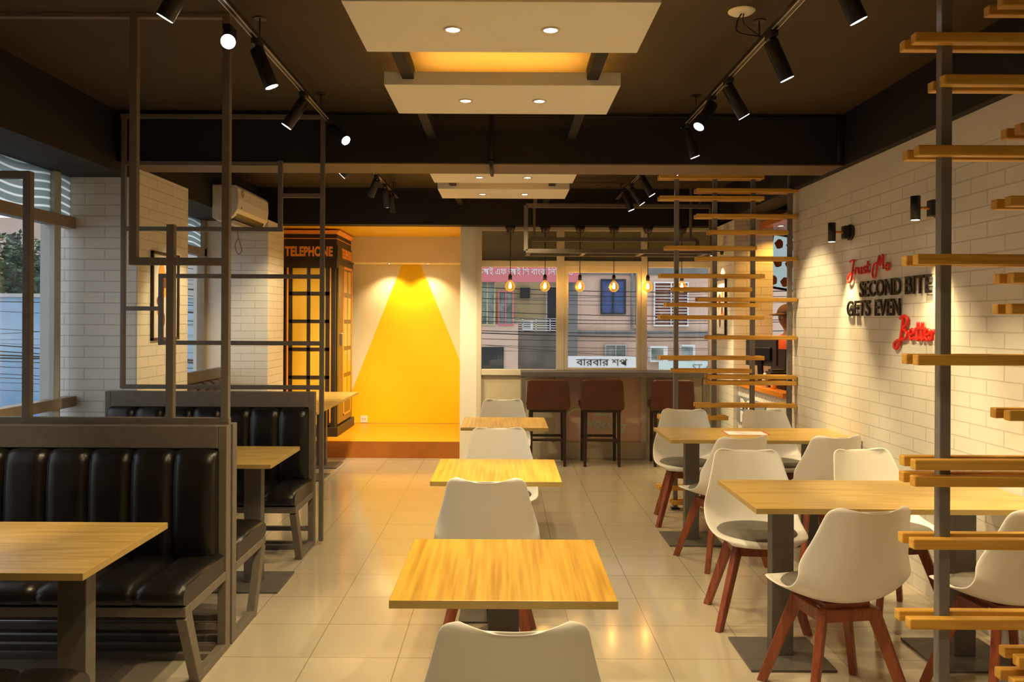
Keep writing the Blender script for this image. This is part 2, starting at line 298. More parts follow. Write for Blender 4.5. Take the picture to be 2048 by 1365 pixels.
class MB:
    def __init__(self): self.v = []; self.f = []; self.m = []; self.s = []
    def add(self, vs, fs, mi=0, smooth=False):
        n = len(self.v); self.v += [tuple(p) for p in vs]
        for f in fs:
            self.f.append(tuple(i+n for i in f)); self.m.append(mi); self.s.append(smooth)
        return self
    def box(self, x0, x1, y0, y1, z0, z1, mi=0):
        v = [(x, y, z) for x in (x0, x1) for y in (y0, y1) for z in (z0, z1)]
        return self.add(v, [(0, 1, 3, 2), (4, 6, 7, 5), (0, 4, 5, 1), (2, 3, 7, 6), (0, 2, 6, 4), (1, 5, 7, 3)], mi)
    def bar(self, p, q, w, h=None, mi=0, w2=None, h2=None, roll=0):
        p = Vector(p); q = Vector(q); h = h or w; w2 = w2 or w; h2 = h2 or h
        s, t = frame_of(q-p)
        if roll:
            s, t = s*math.cos(roll)+t*math.sin(roll), t*math.cos(roll)-s*math.sin(roll)
        v = []
        for c, a, b in ((p, w, h), (q, w2, h2)):
            for i, j in ((-1, -1), (1, -1), (1, 1), (-1, 1)): v.append(c+s*(a/2*i)+t*(b/2*j))
        return self.add(v, [(0, 1, 2, 3), (7, 6, 5, 4), (0, 4, 5, 1), (1, 5, 6, 2), (2, 6, 7, 3), (3, 7, 4, 0)], mi)
    def tube(self, pts, r, n=8, mi=0, rs=None):
        pts = [Vector(p) for p in pts]; k = len(pts)
        d0 = pts[1]-pts[0]; s, t = frame_of(d0); v = []
        for i, p in enumerate(pts):
            d = (pts[min(i+1, k-1)]-pts[max(i-1, 0)]).normalized()
            s = (s-d*s.dot(d)).normalized(); t = d.cross(s)
            rr = rs[i] if rs else r
            for j in range(n):
                a = 2*PI*j/n; v.append(p+s*(rr*math.cos(a))+t*(rr*math.sin(a)))
        fs = [(i*n+j, i*n+(j+1) % n, (i+1)*n+(j+1) % n, (i+1)*n+j) for i in range(k-1) for j in range(n)]
        self.add(v, fs, mi, True)
        b = len(self.v)-len(v)
        self.f.append(tuple(b+j for j in range(n))[::-1]); self.m.append(mi); self.s.append(False)
        self.f.append(tuple(b+(k-1)*n+j for j in range(n))); self.m.append(mi); self.s.append(False)
        return self
    def cyl(self, p, q, r, r2=None, n=20, mi=0):
        return self.tube([p, q], r, n, mi, rs=[r, r2 if r2 is not None else r])
    def lathe(self, prof, c=(0, 0, 0), n=24, mi=0):
        v = []; k = len(prof)
        for r, z in prof:
            for j in range(n):
                a = 2*PI*j/n; v.append((c[0]+r*math.cos(a), c[1]+r*math.sin(a), c[2]+z))
        fs = [(i*n+j, i*n+(j+1) % n, (i+1)*n+(j+1) % n, (i+1)*n+j) for i in range(k-1) for j in range(n)]
        return self.add(v, fs, mi, True)
    def prism(self, poly, axis, lo, hi, mi=0, smooth=False):
        def P(a, b, c): return {'x': (c, a, b), 'y': (a, c, b), 'z': (a, b, c)}[axis]
        n = len(poly)
        v = [P(a, b, lo) for a, b in poly]+[P(a, b, hi) for a, b in poly]
        self.add(v, [tuple(range(n))[::-1], tuple(range(n, 2*n))], mi)
        self.f += [tuple(x+len(self.v)-2*n for x in (i, (i+1) % n, n+(i+1) % n, n+i)) for i in range(n)]
        self.m += [mi]*n; self.s += [smooth]*n
        return self
    def grid(self, rows, mi=0, smooth=True, closed=False):
        k = len(rows); n = len(rows[0]); v = [p for r in rows for p in r]
        fs = [(i*n+j, i*n+(j+1) % n, (i+1)*n+(j+1) % n, (i+1)*n+j) for i in range(k-1) for j in range(n if closed else n-1)]
        return self.add(v, fs, mi, smooth)
    def build(self, name, mats, parent=None, bevel=0, subsurf=0, solid=0, segs=2, recalc=True):
        me = bpy.data.meshes.new(name)
        me.from_pydata(self.v, [], self.f)
        for m in (mats if isinstance(mats, (list, tuple)) else [mats]): me.materials.append(m)
        me.polygons.foreach_set('material_index', self.m); me.polygons.foreach_set('use_smooth', self.s)
        if recalc:
            bm = bmesh.new(); bm.from_mesh(me); bmesh.ops.recalc_face_normals(bm, faces=bm.faces); bm.to_mesh(me); bm.free()
        me.update()
        o = bpy.data.objects.new(name, me); C.objects.link(o)
        if parent: o.parent = parent
        if solid:
            q = o.modifiers.new('solid', 'SOLIDIFY'); q.thickness = solid; q.offset = 0
        if bevel:
            q = o.modifiers.new('bevel', 'BEVEL'); q.width = bevel; q.segments = segs; q.limit_method = 'ANGLE'; q.angle_limit = 0.6
        if subsurf:
            q = o.modifiers.new('sub', 'SUBSURF'); q.levels = subsurf; q.render_levels = subsurf
        return o

def tag(o, label, cat, group=None, kind=None):
    o['label'] = label; o['category'] = cat
    if group: o['group'] = group
    if kind: o['kind'] = kind
    return o
def thing(name, label, cat, loc=(0, 0, 0), rz=0, group=None, kind=None):
    o = bpy.data.objects.new(name, None); C.objects.link(o)
    o.empty_display_size = 0.1; o.location = loc; o.rotation_euler = (0, 0, rz)
    return tag(o, label, cat, group, kind)
KIDS = {}
def copy_tree(o, parent=None):
    c = o.copy(); C.objects.link(c)
    if parent: c.parent = parent
    for ch in list(o.children): copy_tree(ch, c)
    return c
def dup(root, loc, rz, label):
    c = copy_tree(root); c.location = loc; c.rotation_euler = (0, 0, rz); c['label'] = label
    return c
def struct(name, mb, m, label, cat, parent=None, bevel=0):
    o = mb.build(name, m, parent, bevel=bevel)
    if not parent:
        o['kind'] = 'structure'; o['label'] = label; o['category'] = cat
    return o

def text_mesh(body, w, h, depth, bold=0.0, spacing=1.0, mirror=False, slant=0.0):
    cu = bpy.data.curves.new('t', 'FONT'); cu.body = body; cu.size = 1.0; cu.extrude = 0.5; cu.offset = bold
    cu.space_character = spacing; cu.shear = slant; cu.resolution_u = 4
    o = bpy.data.objects.new('t', cu); C.objects.link(o)
    dg = bpy.context.evaluated_depsgraph_get(); dg.update()
    me = bpy.data.meshes.new_from_object(o.evaluated_get(dg))
    bpy.data.objects.remove(o); bpy.data.curves.remove(cu)
    xs = [v.co.x for v in me.vertices]; ys = [v.co.y for v in me.vertices]
    if not xs: return me
    x0, x1, y0, y1 = min(xs), max(xs), min(ys), max(ys)
    for v in me.vertices:
        a = (v.co.x-x0)/(x1-x0)*w
        v.co = (w-a if mirror else a, (v.co.y-y0)/(y1-y0)*h, (v.co.z)*depth)
    if mirror: me.flip_normals()
    return me
def text_part(name, body, w, h, depth, m, parent, loc, face, bold=0.02, spacing=1.0, mirror=False, slant=0.0):
    me = text_mesh(body, w, h, depth, bold, spacing, mirror, slant); me.name = name
    me.materials.clear(); me.materials.append(m)
    o = bpy.data.objects.new(name, me); C.objects.link(o)
    if parent: o.parent = parent
    R = {'-Y': Matrix(((1, 0, 0), (0, 0, -1), (0, 1, 0))), '-X': Matrix(((0, 0, -1), (-1, 0, 0), (0, 1, 0))),
         '+X': Matrix(((0, 0, 1), (1, 0, 0), (0, 1, 0)))}[face]
    o.matrix_local = Matrix.Translation(loc) @ R.to_4x4()
    return o
def smooth_line(pts, n=6):
    pts = [Vector(p) for p in pts]; out = []
    for i in range(len(pts)-1):
        p0 = pts[max(i-1, 0)]; p1 = pts[i]; p2 = pts[i+1]; p3 = pts[min(i+2, len(pts)-1)]
        for k in range(n):
            t = k/n
            out.append(0.5*((2*p1)+(p2-p0)*t+(2*p0-5*p1+4*p2-p3)*t*t+(3*p1-p0-3*p2+p3)*t**3))
    out.append(pts[-1]); return out

def spot(parent, loc, direction, power, angle, blend=0.5, col=WARM, size=0.03):
    l = bpy.data.lights.new('lamp_light', 'SPOT'); l.energy = power; l.spot_size = math.radians(angle); l.spot_blend = blend
    l.color = col; l.shadow_soft_size = size
    o = bpy.data.objects.new('lamp_light', l); C.objects.link(o); o.parent = parent; o.location = loc
    o.rotation_euler = Vector(direction).to_track_quat('-Z', 'Y').to_euler()
    return o
def area(parent, loc, direction, power, sx, sy, col):
    l = bpy.data.lights.new('lamp_light', 'AREA'); l.energy = power; l.shape = 'RECTANGLE'; l.size = sx; l.size_y = sy; l.color = col
    o = bpy.data.objects.new('lamp_light', l); C.objects.link(o); o.parent = parent; o.location = loc
    o.rotation_euler = Vector(direction).to_track_quat('-Z', 'Y').to_euler()
    return o

# ---------------------------------------------------------------- setting
ZC = 2.99
WX = 2.40
struct('floor', MB().box(-3.3, 4.7, -2.2, 10.8, -0.1, 0.0), M['floor'], 'cream polished square floor tiles', 'floor')
struct('ceiling', MB().box(-3.3, 4.7, -2.2, 10.8, ZC, ZC+0.1), M['ceil'], 'dark brown painted ceiling', 'ceiling')
struct('wall_front', MB().box(-3.3, 4.7, -2.3, -2.2, 0, ZC), M['plaster'], 'plain wall behind the viewer', 'wall')
# right brick wall, stops at the service counter
struct('wall_right', MB().box(WX, WX+0.12, -2.2, 6.8, 0, 2.46), [M['brickR']], 'white painted brick wall on the right', 'wall')
struct('wall_right_band', MB().box(WX-0.002, WX+0.12, -2.2, 6.8, 2.46, 2.63), [M['plaster']], 'smooth cream band above the right brick wall', 'wall')
struct('ceiling_beam', MB().box(WX-0.06, WX+0.2, -2.2, 8.92, 2.63, ZC), M['beam'], 'black beam above the right brick wall', 'beam')
struct('trim_2', MB().box(-2.66, WX-0.06, 5.665, 6.035, 2.632, 2.64), M['soffit'], 'lighter brown underside of the middle beam', 'trim')  # thin slab, lighter brown than the beam it sits under
struct('ceiling_beam', MB().box(-2.72, WX-0.06, 5.66, 6.04, 2.64, ZC), M['beam'], 'wide black beam crossing the middle of the ceiling', 'beam')
struct('ceiling_beam', MB().box(-3.2, WX+0.2, 8.92, 9.12, 2.59, ZC), M['beam'], 'black beam above the bar windows and yellow alcove', 'beam')
struct('ceiling_beam', MB().box(-3.25, -2.70, -2.2, 8.92, 2.57, ZC), M['beam'], 'black beam above the left windows', 'beam')
# left pier and return walls
struct('wall_left', MB().box(-3.25, -2.67, 5.9, 6.84, 0, 2.64), [M['brickF']], 'white brick pier between the left windows', 'wall')
pv = MB().box(-2.672, -2.664, 5.902, 6.84, 0, 2.638)
struct('wall_left_pier_side', pv, M['brickR'], 'brick side of the left pier', 'wall')
struct('wall_left_return', MB().box(-2.95, -2.48, 8.5, 9.12, 0, 2.585), M['brickF'], 'white brick return wall beside the telephone booth', 'wall')
struct('wall_left_return_side', MB().box(-2.482, -2.474, 8.502, 9.1, 0, 2.585), M['brickR'], 'brick side of the return wall', 'wall')
struct('wall_left_jamb', MB().box(-3.25, -2.95, 8.5, 9.12, 0, 2.57), M['plaster'], 'plain jamb beside the second left window', 'wall')
struct('wall_left_sill', MB().box(-3.22, -3.06, 6.84, 8.5, 0, 0.98), M['plaster'], 'low wall below the second left window', 'wall')

struct('wall_left_blocker', MB().box(-3.25, -3.05, -2.2, 2.6, 0, 2.57), M['plaster'], 'unseen plain left wall beside the viewer, added to block window light', 'wall')  # unseen wall put in to keep cool daylight off the chair backs
# left glazing
def glazing(n, y0, y1, mull, label):
    e = thing('window_%d' % n, label, 'window', (-3.13, y0, 0)); e['kind'] = 'structure'
    z0 = 0.0 if n == 1 else 0.98
    L = y1-y0
    fr = MB().box(-0.06, 0.02, 0, L, 2.195, 2.277)
    if n == 1:
        fr.box(-0.06, 0.03, 0, L, 0.91, 0.985).box(-0.06, 0.02, 0, L, 0.0, 0.06)
    else:
        fr.box(-0.07, 0.03, 0, L, 0.97, 1.01)
        fr.box(-0.06, 0.02, L-0.07, L, z0, 2.57)
    fr.build('window_frame', M['alubrown'], e, bevel=0.004)
    for y in mull:
        MB().box(-0.09, 0.012, y-y0-0.06, y-y0+0.02, z0, 2.57).build('mullion', M['alugrey'], e, bevel=0.003)
    MB().box(-0.026, -0.022, 0, L, z0+0.05, 2.2).build('pane', M['glass'], e)
    MB().box(-0.026, -0.022, 0, L, 2.277, 2.57).build('transom_pane', M['frostglass'], e)
glazing(1, 2.6, 5.9, [5.70, 4.3, 3.0], 'tall glazing along the left side with brown transom')
glazing(2, 6.84, 8.5, [], 'narrow window between the left pier and the return wall')

# alcove with painted cone
AX0, AX1 = -2.62, -0.50
mb = MB()
YB = 10.70
def bz(px, py): p = at(px, py, YB); return (p.x, p.z)
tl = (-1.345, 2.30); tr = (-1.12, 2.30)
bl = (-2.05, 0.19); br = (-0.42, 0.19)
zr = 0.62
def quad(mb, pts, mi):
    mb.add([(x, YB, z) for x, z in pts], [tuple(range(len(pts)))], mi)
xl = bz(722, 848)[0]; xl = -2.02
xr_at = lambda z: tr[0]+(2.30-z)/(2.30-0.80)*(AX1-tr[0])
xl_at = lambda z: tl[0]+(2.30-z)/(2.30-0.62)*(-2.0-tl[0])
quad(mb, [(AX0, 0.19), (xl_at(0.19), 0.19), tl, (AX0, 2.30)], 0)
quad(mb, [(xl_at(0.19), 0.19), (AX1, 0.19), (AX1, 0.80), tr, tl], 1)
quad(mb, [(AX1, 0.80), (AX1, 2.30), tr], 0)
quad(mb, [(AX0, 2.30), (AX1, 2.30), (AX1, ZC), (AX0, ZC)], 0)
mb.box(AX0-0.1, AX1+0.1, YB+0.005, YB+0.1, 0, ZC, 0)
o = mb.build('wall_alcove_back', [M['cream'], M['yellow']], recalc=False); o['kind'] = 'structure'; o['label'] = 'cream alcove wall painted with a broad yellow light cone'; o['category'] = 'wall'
struct('wall_alcove_left', MB().box(AX0-0.1, AX0, 9.12, YB, 0, ZC), M['yellow'], 'yellow left wall of the alcove', 'wall')
struct('wall_alcove_right', MB().box(AX1, AX1+0.18, 9.10, YB, 0, 2.59), [M['plaster']], 'cream pillar between the alcove and the bar windows', 'wall')
struct('ceiling_alcove', MB().box(AX0, AX1, 9.12, YB, 2.60, 2.66), M['yellow'], 'yellow ceiling of the alcove', 'ceiling')
struct('trim_1', MB().box(AX0, AX1, 10.32, YB, 2.27, 2.60), M['cream'], 'cream soffit across the back of the alcove', 'trim')
struct('platform', MB().box(AX0, AX1, 9.12, YB, 0, 0.185, 0), M['stage'], 'yellow raised platform in the alcove', 'platform')
struct('platform_front', MB().box(AX0, AX1, 9.105, 9.12, 0, 0.185, 0), M['stagefront'], 'brown front of the alcove platform', 'platform')

# bar window wall
WY = 9.12
e = thing('window_3', 'three part bar window with cream frames above the counter', 'window', (0, WY, 0)); e['kind'] = 'structure'
def zz(py, px=1200): return at(px, py, WY).z
vs = [(-0.32, -0.262), (0.575, 0.66), (1.52, 1.585), (2.285, 2.34)]
for a, b in vs: MB().box(a, b, -0.03, 0.06, 0.19, 2.59).build('mullion', M['alu'], e, bevel=0.004)
for z0, z1, n in ((2.145, 2.215, 'transom'), (0.935, 1.0, 'window_sill'), (2.55, 2.59, 'head_rail')):
    MB().box(-0.3, 2.3, -0.025, 0.055, z0, z1).build(n, M['alu'], e, bevel=0.003)
for a, b in ((-0.262, 0.575), (0.66, 1.52), (1.585, 2.285)):
    MB().box(a, b, 0.02, 0.024, 1.0, 2.147).build('pane', M['glass'], e)
    MB().box(a, b, 0.02, 0.024, 2.215, 2.55).build('upper_pane', M['dimglass'], e)
s = MB()
for a in ((0.66, 0.705, 1.0, 2.147), (1.475, 1.52, 1.0, 2.147), (0.70, 1.48, 1.0, 1.02), (0.70, 1.48, 2.085, 2.147)):
    s.box(a[0], a[1], -0.02, 0.05, a[2], a[3])
s.build('sash', M['alu'], e, bevel=0.004)
for a, b, m in ((-0.262, 0.575, 'frost'), (0.66, 1.52, 'poster'), (1.585, 2.285, 'frost')):
    MB().box(a, b, 0.01, 0.03, 0.19, 0.935).build('lower_panel', M[m], e)
def script_part(name, lines, parent, loc, m, w, slant=0.12):
    for body, x, z, ww, hh in lines:
        text_part(name, body, ww, hh, 0.002, m, parent, (loc[0]+x, loc[1], loc[2]+z), '-Y', bold=0.012, mirror=True, slant=-0.25)
for body, x, z, ww, hh in (('the', 1.02, 0.62, 0.22, 0.11), ('club', 1.0, 0.49, 0.28, 0.12), ('people', 0.86, 0.34, 0.50, 0.14), ('n', -0.02, 0.46, 0.12, 0.10), ('m', 1.70, 0.46, 0.14, 0.10)):
    t = text_part('script_lettering', body, ww, hh, 0.002, M['posterink'], e, (x, 0.008, z), '-Y', bold=0.01, mirror=True, slant=-0.3)
    t.rotation_euler.y += 0.12
cu = smooth_line([(0.70, 0.006, 0.50), (0.78, 0.006, 0.56), (0.86, 0.006, 0.54), (0.92, 0.006, 0.50)])
MB().tube(cu, 0.012, 6).build('script_swash', M['posterink'], e)
struct('baseboard_back', MB().box(AX1+0.18, 2.34, 9.098, 9.25, 0, 0.19), M['frost'], 'tiled kerb below the bar windows', 'baseboard', bevel=0.004)
struct('wall_back_right', MB().box(2.34, 2.73, 8.31, 9.25, 0, 2.59), [M['brickF']], 'white brick pillar behind the service counter', 'wall')
struct('wall_back_right_side', MB().box(2.332, 2.341, 8.312, 9.12, 0, 2.585), [M['brickR']], 'left side of the brick pillar by the bar window', 'wall')
# service area beyond the right wall
struct('wall_service_back', MB().box(2.73, 3.3, 10.5, 10.6, 0, ZC).box(4.3, 4.7, 10.5, 10.6, 0, ZC).box(3.3, 4.3, 10.5, 10.6, 0, 1.0).box(3.3, 4.3, 10.5, 10.6, 2.2, ZC), M['plaster'], 'back wall of the service area', 'wall')
struct('wall_service_right', MB().box(4.6, 4.7, -2.2, 10.6, 0, ZC), M['plaster'], 'far wall of the service area', 'wall')
struct('ceiling_service', MB().box(2.60, 4.6, 6.0, 10.5, 2.50, 2.56), M['orange'], 'orange lowered ceiling over the service counter', 'ceiling')
e4 = thing('window_4', 'small window in the service area back wall', 'window', (3.8, 10.5, 0)); e4['kind'] = 'structure'
MB().box(-0.5, 0.5, 0, 0.06, 1.0, 1.04).box(-0.5, 0.5, 0, 0.06, 2.16, 2.2).box(-0.5, -0.46, 0, 0.06, 1, 2.2).box(0.46, 0.5, 0, 0.06, 1, 2.2).box(-0.5, 0.5, 0, 0.05, 1.80, 1.83).box(-0.02, 0.02, 0, 0.05, 1.0, 2.2).build('window_frame', M['alugrey'], e4)
MB().box(-0.48, 0.48, 0.02, 0.024, 1.02, 2.18).build('pane', M['glass'], e4)

# conduits
tag(MB().tube([(-0.10, 5.635, 2.975), (-0.10, 5.635, 2.62), (-0.10, 5.66, 2.615), (-0.10, 6.0, 2.615)], 0.012, 8).tube([(-0.12, 5.63, 2.65), (-0.08, 5.63, 2.65)], 0.01, 8).build('conduit_pipe', M['beam']), 'black conduit pipe running down the middle beam', 'pipe')
tag(MB().tube([(-2.6, 5.65, 2.965), (2.32, 5.65, 2.965)], 0.009, 6).build('conduit_pipe', M['beam']), 'thin conduit along the top of the middle beam', 'pipe')
tag(MB().tube([(2.30, 5.63, 2.97), (2.30, 5.63, 2.66)], 0.013, 8).build('conduit_pipe', M['beam']), 'vertical conduit in the corner at the right end of the middle beam', 'pipe')

# ---------------------------------------------------------------- floating ceiling panels
PZ = 2.77
def ceiling_panel(cy, label):
    t = thing('ceiling_panel', label, 'ceiling panel', (-0.02, cy, PZ), 0, 'floating white ceiling panels')
    MB().box(-0.615, 0.615, -0.295, 0.295, 0, 0.07).build('board', M['panelwhite'], t, bevel=0.003)
    st = MB()
    for s in (-1, 1): st.box(-0.52, 0.52, s*0.24-0.008, s*0.24+0.008, 0.071, 0.078)
    st.build('light_strip', M['lampring'], t)
    area(t, (0, 0, 0.085), (0, 0, 1), P_COVE, 1.05, 0.4, AMBER)
    for s in (-1, 1):
        a = 0.52*s
        MB().box(a-0.02, a+0.02, -0.02, 0.02, 0.069, ZC-PZ).build('hanger', M['beam'], t)
    return t
def downlight(x, y, z, label, power=P_DOWN, ang=125, col=WARM2, group='recessed downlights', r=0.04):
    t = thing('downlight', label, 'downlight', (x, y, z), 0, group)
    MB().lathe([(r*0.72, -0.003), (r*0.78, -0.006), (r*0.98, -0.006), (r, -0.001), (r, 0.004)], n=28).build('trim_ring', M['lampring'], t)
    MB().lathe([(0.0001, -0.0025), (r*0.72, -0.0025)], n=28).build('lamp_face', M['lamp'], t)
    spot(t, (0, 0, -0.02), (0, 0, -1), power, ang, 0.7, col, 0.03)
    return t
for cy, lb in ((0.9, 'rear'), (2.35, 'foremost'), (3.42, 'large nearest'), (4.53, 'second'), (6.96, 'third'), (7.89, 'farthest')):  # rear panel is unseen, added for its warm downlights
    ceiling_panel(cy, {'rear': 'added, unseen white floating ceiling panel directly above the viewer', 'foremost': 'white floating ceiling panel overhead, nearest the viewer', 'large nearest': 'white floating ceiling panel at the top edge, largest in view',
                       'second': 'white floating ceiling panel just in front of the middle beam', 'third': 'white floating ceiling panel right behind the middle beam',
                       'farthest': 'white floating ceiling panel farthest away, near the bar'}[lb])
    for s, side in ((-1, 'left'), (1, 'right')):
        downlight(-0.02+0.205*s, cy, PZ, '%s recessed downlight in the %s floating panel' % (side, {'rear': 'added, unseen rearmost', 'foremost': 'overhead foremost', 'large nearest': 'largest', 'second': 'second, before the middle beam,', 'third': 'third, behind the middle beam,', 'farthest': 'farthest'}[lb]))
for s, side in ((-1, 'left'), (1, 'right')):
    tag(MB().box(-0.03+0.48*s-0.03, -0.03+0.48*s+0.03, 1.9, 5.66, 2.80, 2.88).build('ceiling_rail', M['beam'], bevel=0.003), 'dark wooden rail on the %s linking the near floating panels' % side, 'rail')
    tag(MB().box(-0.03+0.46*s-0.03, -0.03+0.46*s+0.03, 6.5, 8.92, 2.80, 2.88).build('ceiling_rail', M['beam'], bevel=0.003), 'dark wooden rail on the %s linking the far floating panels' % side, 'rail')

# ---------------------------------------------------------------- track lighting
def track(x, y0, y1, z, label):
    t = thing('lighting_track', label, 'track', (x, y0, z), 0, 'lighting tracks')
    MB().box(-0.017, 0.017, 0, y1-y0, 0, 0.02).build('rail', M['black'], t, bevel=0.002)
    g = MB()
    for s in (-1, 1): g.box(s*0.011-0.002, s*0.011+0.002, 0.01, y1-y0-0.01, -0.003, 0.0005)
    g.build('groove_lip', M['lampring'], t)
    L = y1-y0
    for q in (0.12, 0.5, 0.88):
        MB().cyl((0, L*q, 0.02), (0, L*q, ZC-z), 0.004, n=8).cyl((0, L*q, ZC-z-0.006), (0, L*q, ZC-z), 0.03, n=16).build('hanger', M['black'], t)
TZ = 2.87
track(-1.18, 2.2, 5.60, TZ, 'black lighting track on the left, before the middle beam')
track(1.21, 2.2, 5.60, TZ, 'black lighting track on the right, before the middle beam')
track(-1.18, 6.2, 8.88, TZ, 'black lighting track on the far left, behind the middle beam')
track(1.21, 6.2, 8.88, TZ, 'black lighting track on the far right, behind the middle beam')
def track_head(x, y, d, label, power=P_TRACK, ang=46, glow=1):
    d = Vector(d).normalized()
    t = thing('track_spotlight', label, 'spotlight', (x, y, TZ), 0, 'black track spotlights')
    MB().box(-0.018, 0.018, -0.045, 0.045, -0.028, -0.001).build('adapter', M['black'], t, bevel=0.003)
    pv = Vector((0, 0, -0.05))
    MB().cyl((0, 0, -0.027), (0, 0, -0.052), 0.011, n=12).build('swivel', M['chrome'], t)
    p0 = pv-d*0.012; p1 = pv+d*0.178
    pts = [p0, p0+d*0.004, p1-d*0.003, p1, p1-d*0.001, p1-d*0.012]
    MB().tube(pts, 0.033, 24, rs=[0.027, 0.033, 0.0335, 0.0335, 0.030, 0.029]).build('housing', M['black'], t)
    MB().cyl(p1-d*0.002, p1+d*0.0012, 0.0305, n=24).build('lamp_face', M['lamp'], t)
    spot(t, p1+d*0.01, d, power, ang, 0.6, WARM2, 0.025)
    return t
LH = [(-1.18, 3.02, (-.5, 0.05, -.85), 'black track spotlight cut off by the top edge, aimed at the left booths'),
      (-1.25, 3.68, (1.05, -3.5, -1.6), 'black track spotlight glaring straight at the viewer on the left track'),
      (-1.18, 3.86, (.36, .12, -.93), 'slim black track spotlight just behind the glaring one, aimed down right'),
      (-1.18, 4.75, (-.55, -.02, -.83), 'black track spotlight second from the beam end of the left track, tilted left'),
      (-1.16, 5.42, (.62, -.50, -.55), 'black track spotlight at the beam end of the left track, its lit face turned right'),
      (1.22, 3.0, (.45, .05, -.89), 'black track spotlight cut off by the top edge at the right'),
      (1.21, 3.72, (.42, .05, -.90), 'black track spotlight below the pale ceiling disc, aimed at the brick wall'),
      (1.21, 4.44, (.50, .05, -.85), 'black track spotlight third from the beam end of the right track, tilted right'),
      (1.21, 4.80, (-.50, -.35, -.78), 'black track spotlight on the right track tilted left against its neighbours'),
      (1.21, 5.48, (.36, .05, -.92), 'black track spotlight at the beam end of the right track'),
      (-1.18, 6.50, (-.70, 0, -.70), 'black spotlight on the far left track, mostly hidden by the beam'),
      (-1.18, 7.45, (-.42, .65, -.72), 'black spotlight second on the far left track, tilted left'),
      (-1.18, 7.95, (.06, .45, -.9), 'black spotlight third on the far left track, hanging straight down'),
      (-1.17, 8.35, (.02, .55, -.9), 'black spotlight at the wall end of the far left track'),
      (1.22, 6.25, (.65, 0, -.75), 'black spotlight on the far right track, only its lit rim visible below the beam'),
      (1.21, 7.25, (.52, 0, -.85), 'black spotlight second on the far right track'),
      (1.21, 7.85, (.58, 0, -.80), 'black spotlight third on the far right track, crossing its neighbour'),
      (1.19, 8.15, (.38, 0, -.92), 'black spotlight at the bar end of the far right track')]
for x, y, d, lb in LH:
    wide = 'third on the far left' in lb or 'wall end' in lb
    track_head(x, y, d, lb, P_TRACK*(1.15 if wide else 1.4 if y == 7.45 else 1), 84 if wide else 64 if y == 7.45 else 46)
t = thing('ceiling_rose', 'pale round ceiling plate with wires beside the right track', 'ceiling plate', at(1483, 85, 3.78))
t.location.z = ZC
MB().lathe([(0.0001, -0.012), (0.05, -0.012), (0.062, -0.004), (0.062, 0)], n=24).build('plate', M['panelwhite'], t)
MB().tube(smooth_line([(0, 0, -0.012), (-0.02, 0, -0.05), (-0.015, 0, -0.10), (0.10, 0.03, -0.11)]), 0.004, 6).tube(smooth_line([(0.01, 0, -0.012), (0.012, 0, -0.06), (0.10, 0.03, -0.11)]), 0.003, 6).build('wire', M['black'], t)
t = thing('sprinkler_pipe', 'short brass coloured sprinkler pipe between the near floating panels', 'pipe', (-0.09, 3.98, ZC))
MB().cyl((0, 0, 0), (0, 0, -0.10), 0.011, n=12).build('pipe', M['gold'], t)
MB().cyl((0, 0, -0.10), (0, 0, -0.115), 0.02, n=12).build('sprinkler_head', M['lampring'], t)

# alcove and service downlights
for px, sd in ((779, 'left'), (856, 'right')):
    downlight(at(px, 527, 10.50).x, 10.48, 2.27, '%s downlight in the alcove soffit above the painted cone' % sd, P_ALCOVE, 120, WARM, 'alcove downlights')
downlight(2.73, 8.08, 2.50, 'downlight in the orange ceiling nearer the brick pillar', 20, 130, AMBER, 'service downlights')
downlight(2.71, 7.60, 2.50, 'downlight in the orange ceiling nearer the wall end', 24, 130, AMBER, 'service downlights')

# ---------------------------------------------------------------- wall sconces and lettering on the right wall
def sconce(y, z, label):
    t = thing('wall_sconce', label, 'wall lamp', (WX, y, z), 0, 'black cylinder wall lamps')
    MB().cyl((0, 0, 0), (-0.022, 0, 0), 0.055, n=24).build('wall_plate', M['black'], t, bevel=0.003)
    MB().box(-0.062, -0.02, -0.03, 0.03, -0.045, 0.045).build('driver_box', M['black'], t, bevel=0.006)
    MB().cyl((-0.06, 0, 0), (-0.115, 0, 0), 0.008, n=10).build('arm', M['gold'], t)
    MB().tube([(-0.137, 0, 0.066), (-0.137, 0, 0.0655), (-0.137, 0, -0.066), (-0.137, 0, -0.064)], 0.026, 24, rs=[0.022, 0.026, 0.026, 0.023]).build('housing', M['black'], t)
    MB().cyl((-0.137, 0, -0.0662), (-0.137, 0, -0.0668), 0.022, n=20).build('lamp_face', M['lamp'], t)
    spot(t, (-0.137, 0, -0.085), (0.11, 0, -1), P_SCONCE, 54, 0.8, WARM, 0.02)
sconce(5.65, 2.17, 'black cylinder wall lamp above the words Trust Me')
sconce(4.50, 2.18, 'black cylinder wall lamp above the words Second Bite')
sconce(3.36, 2.18, 'black cylinder wall lamp at the right, beyond the near slat screen')

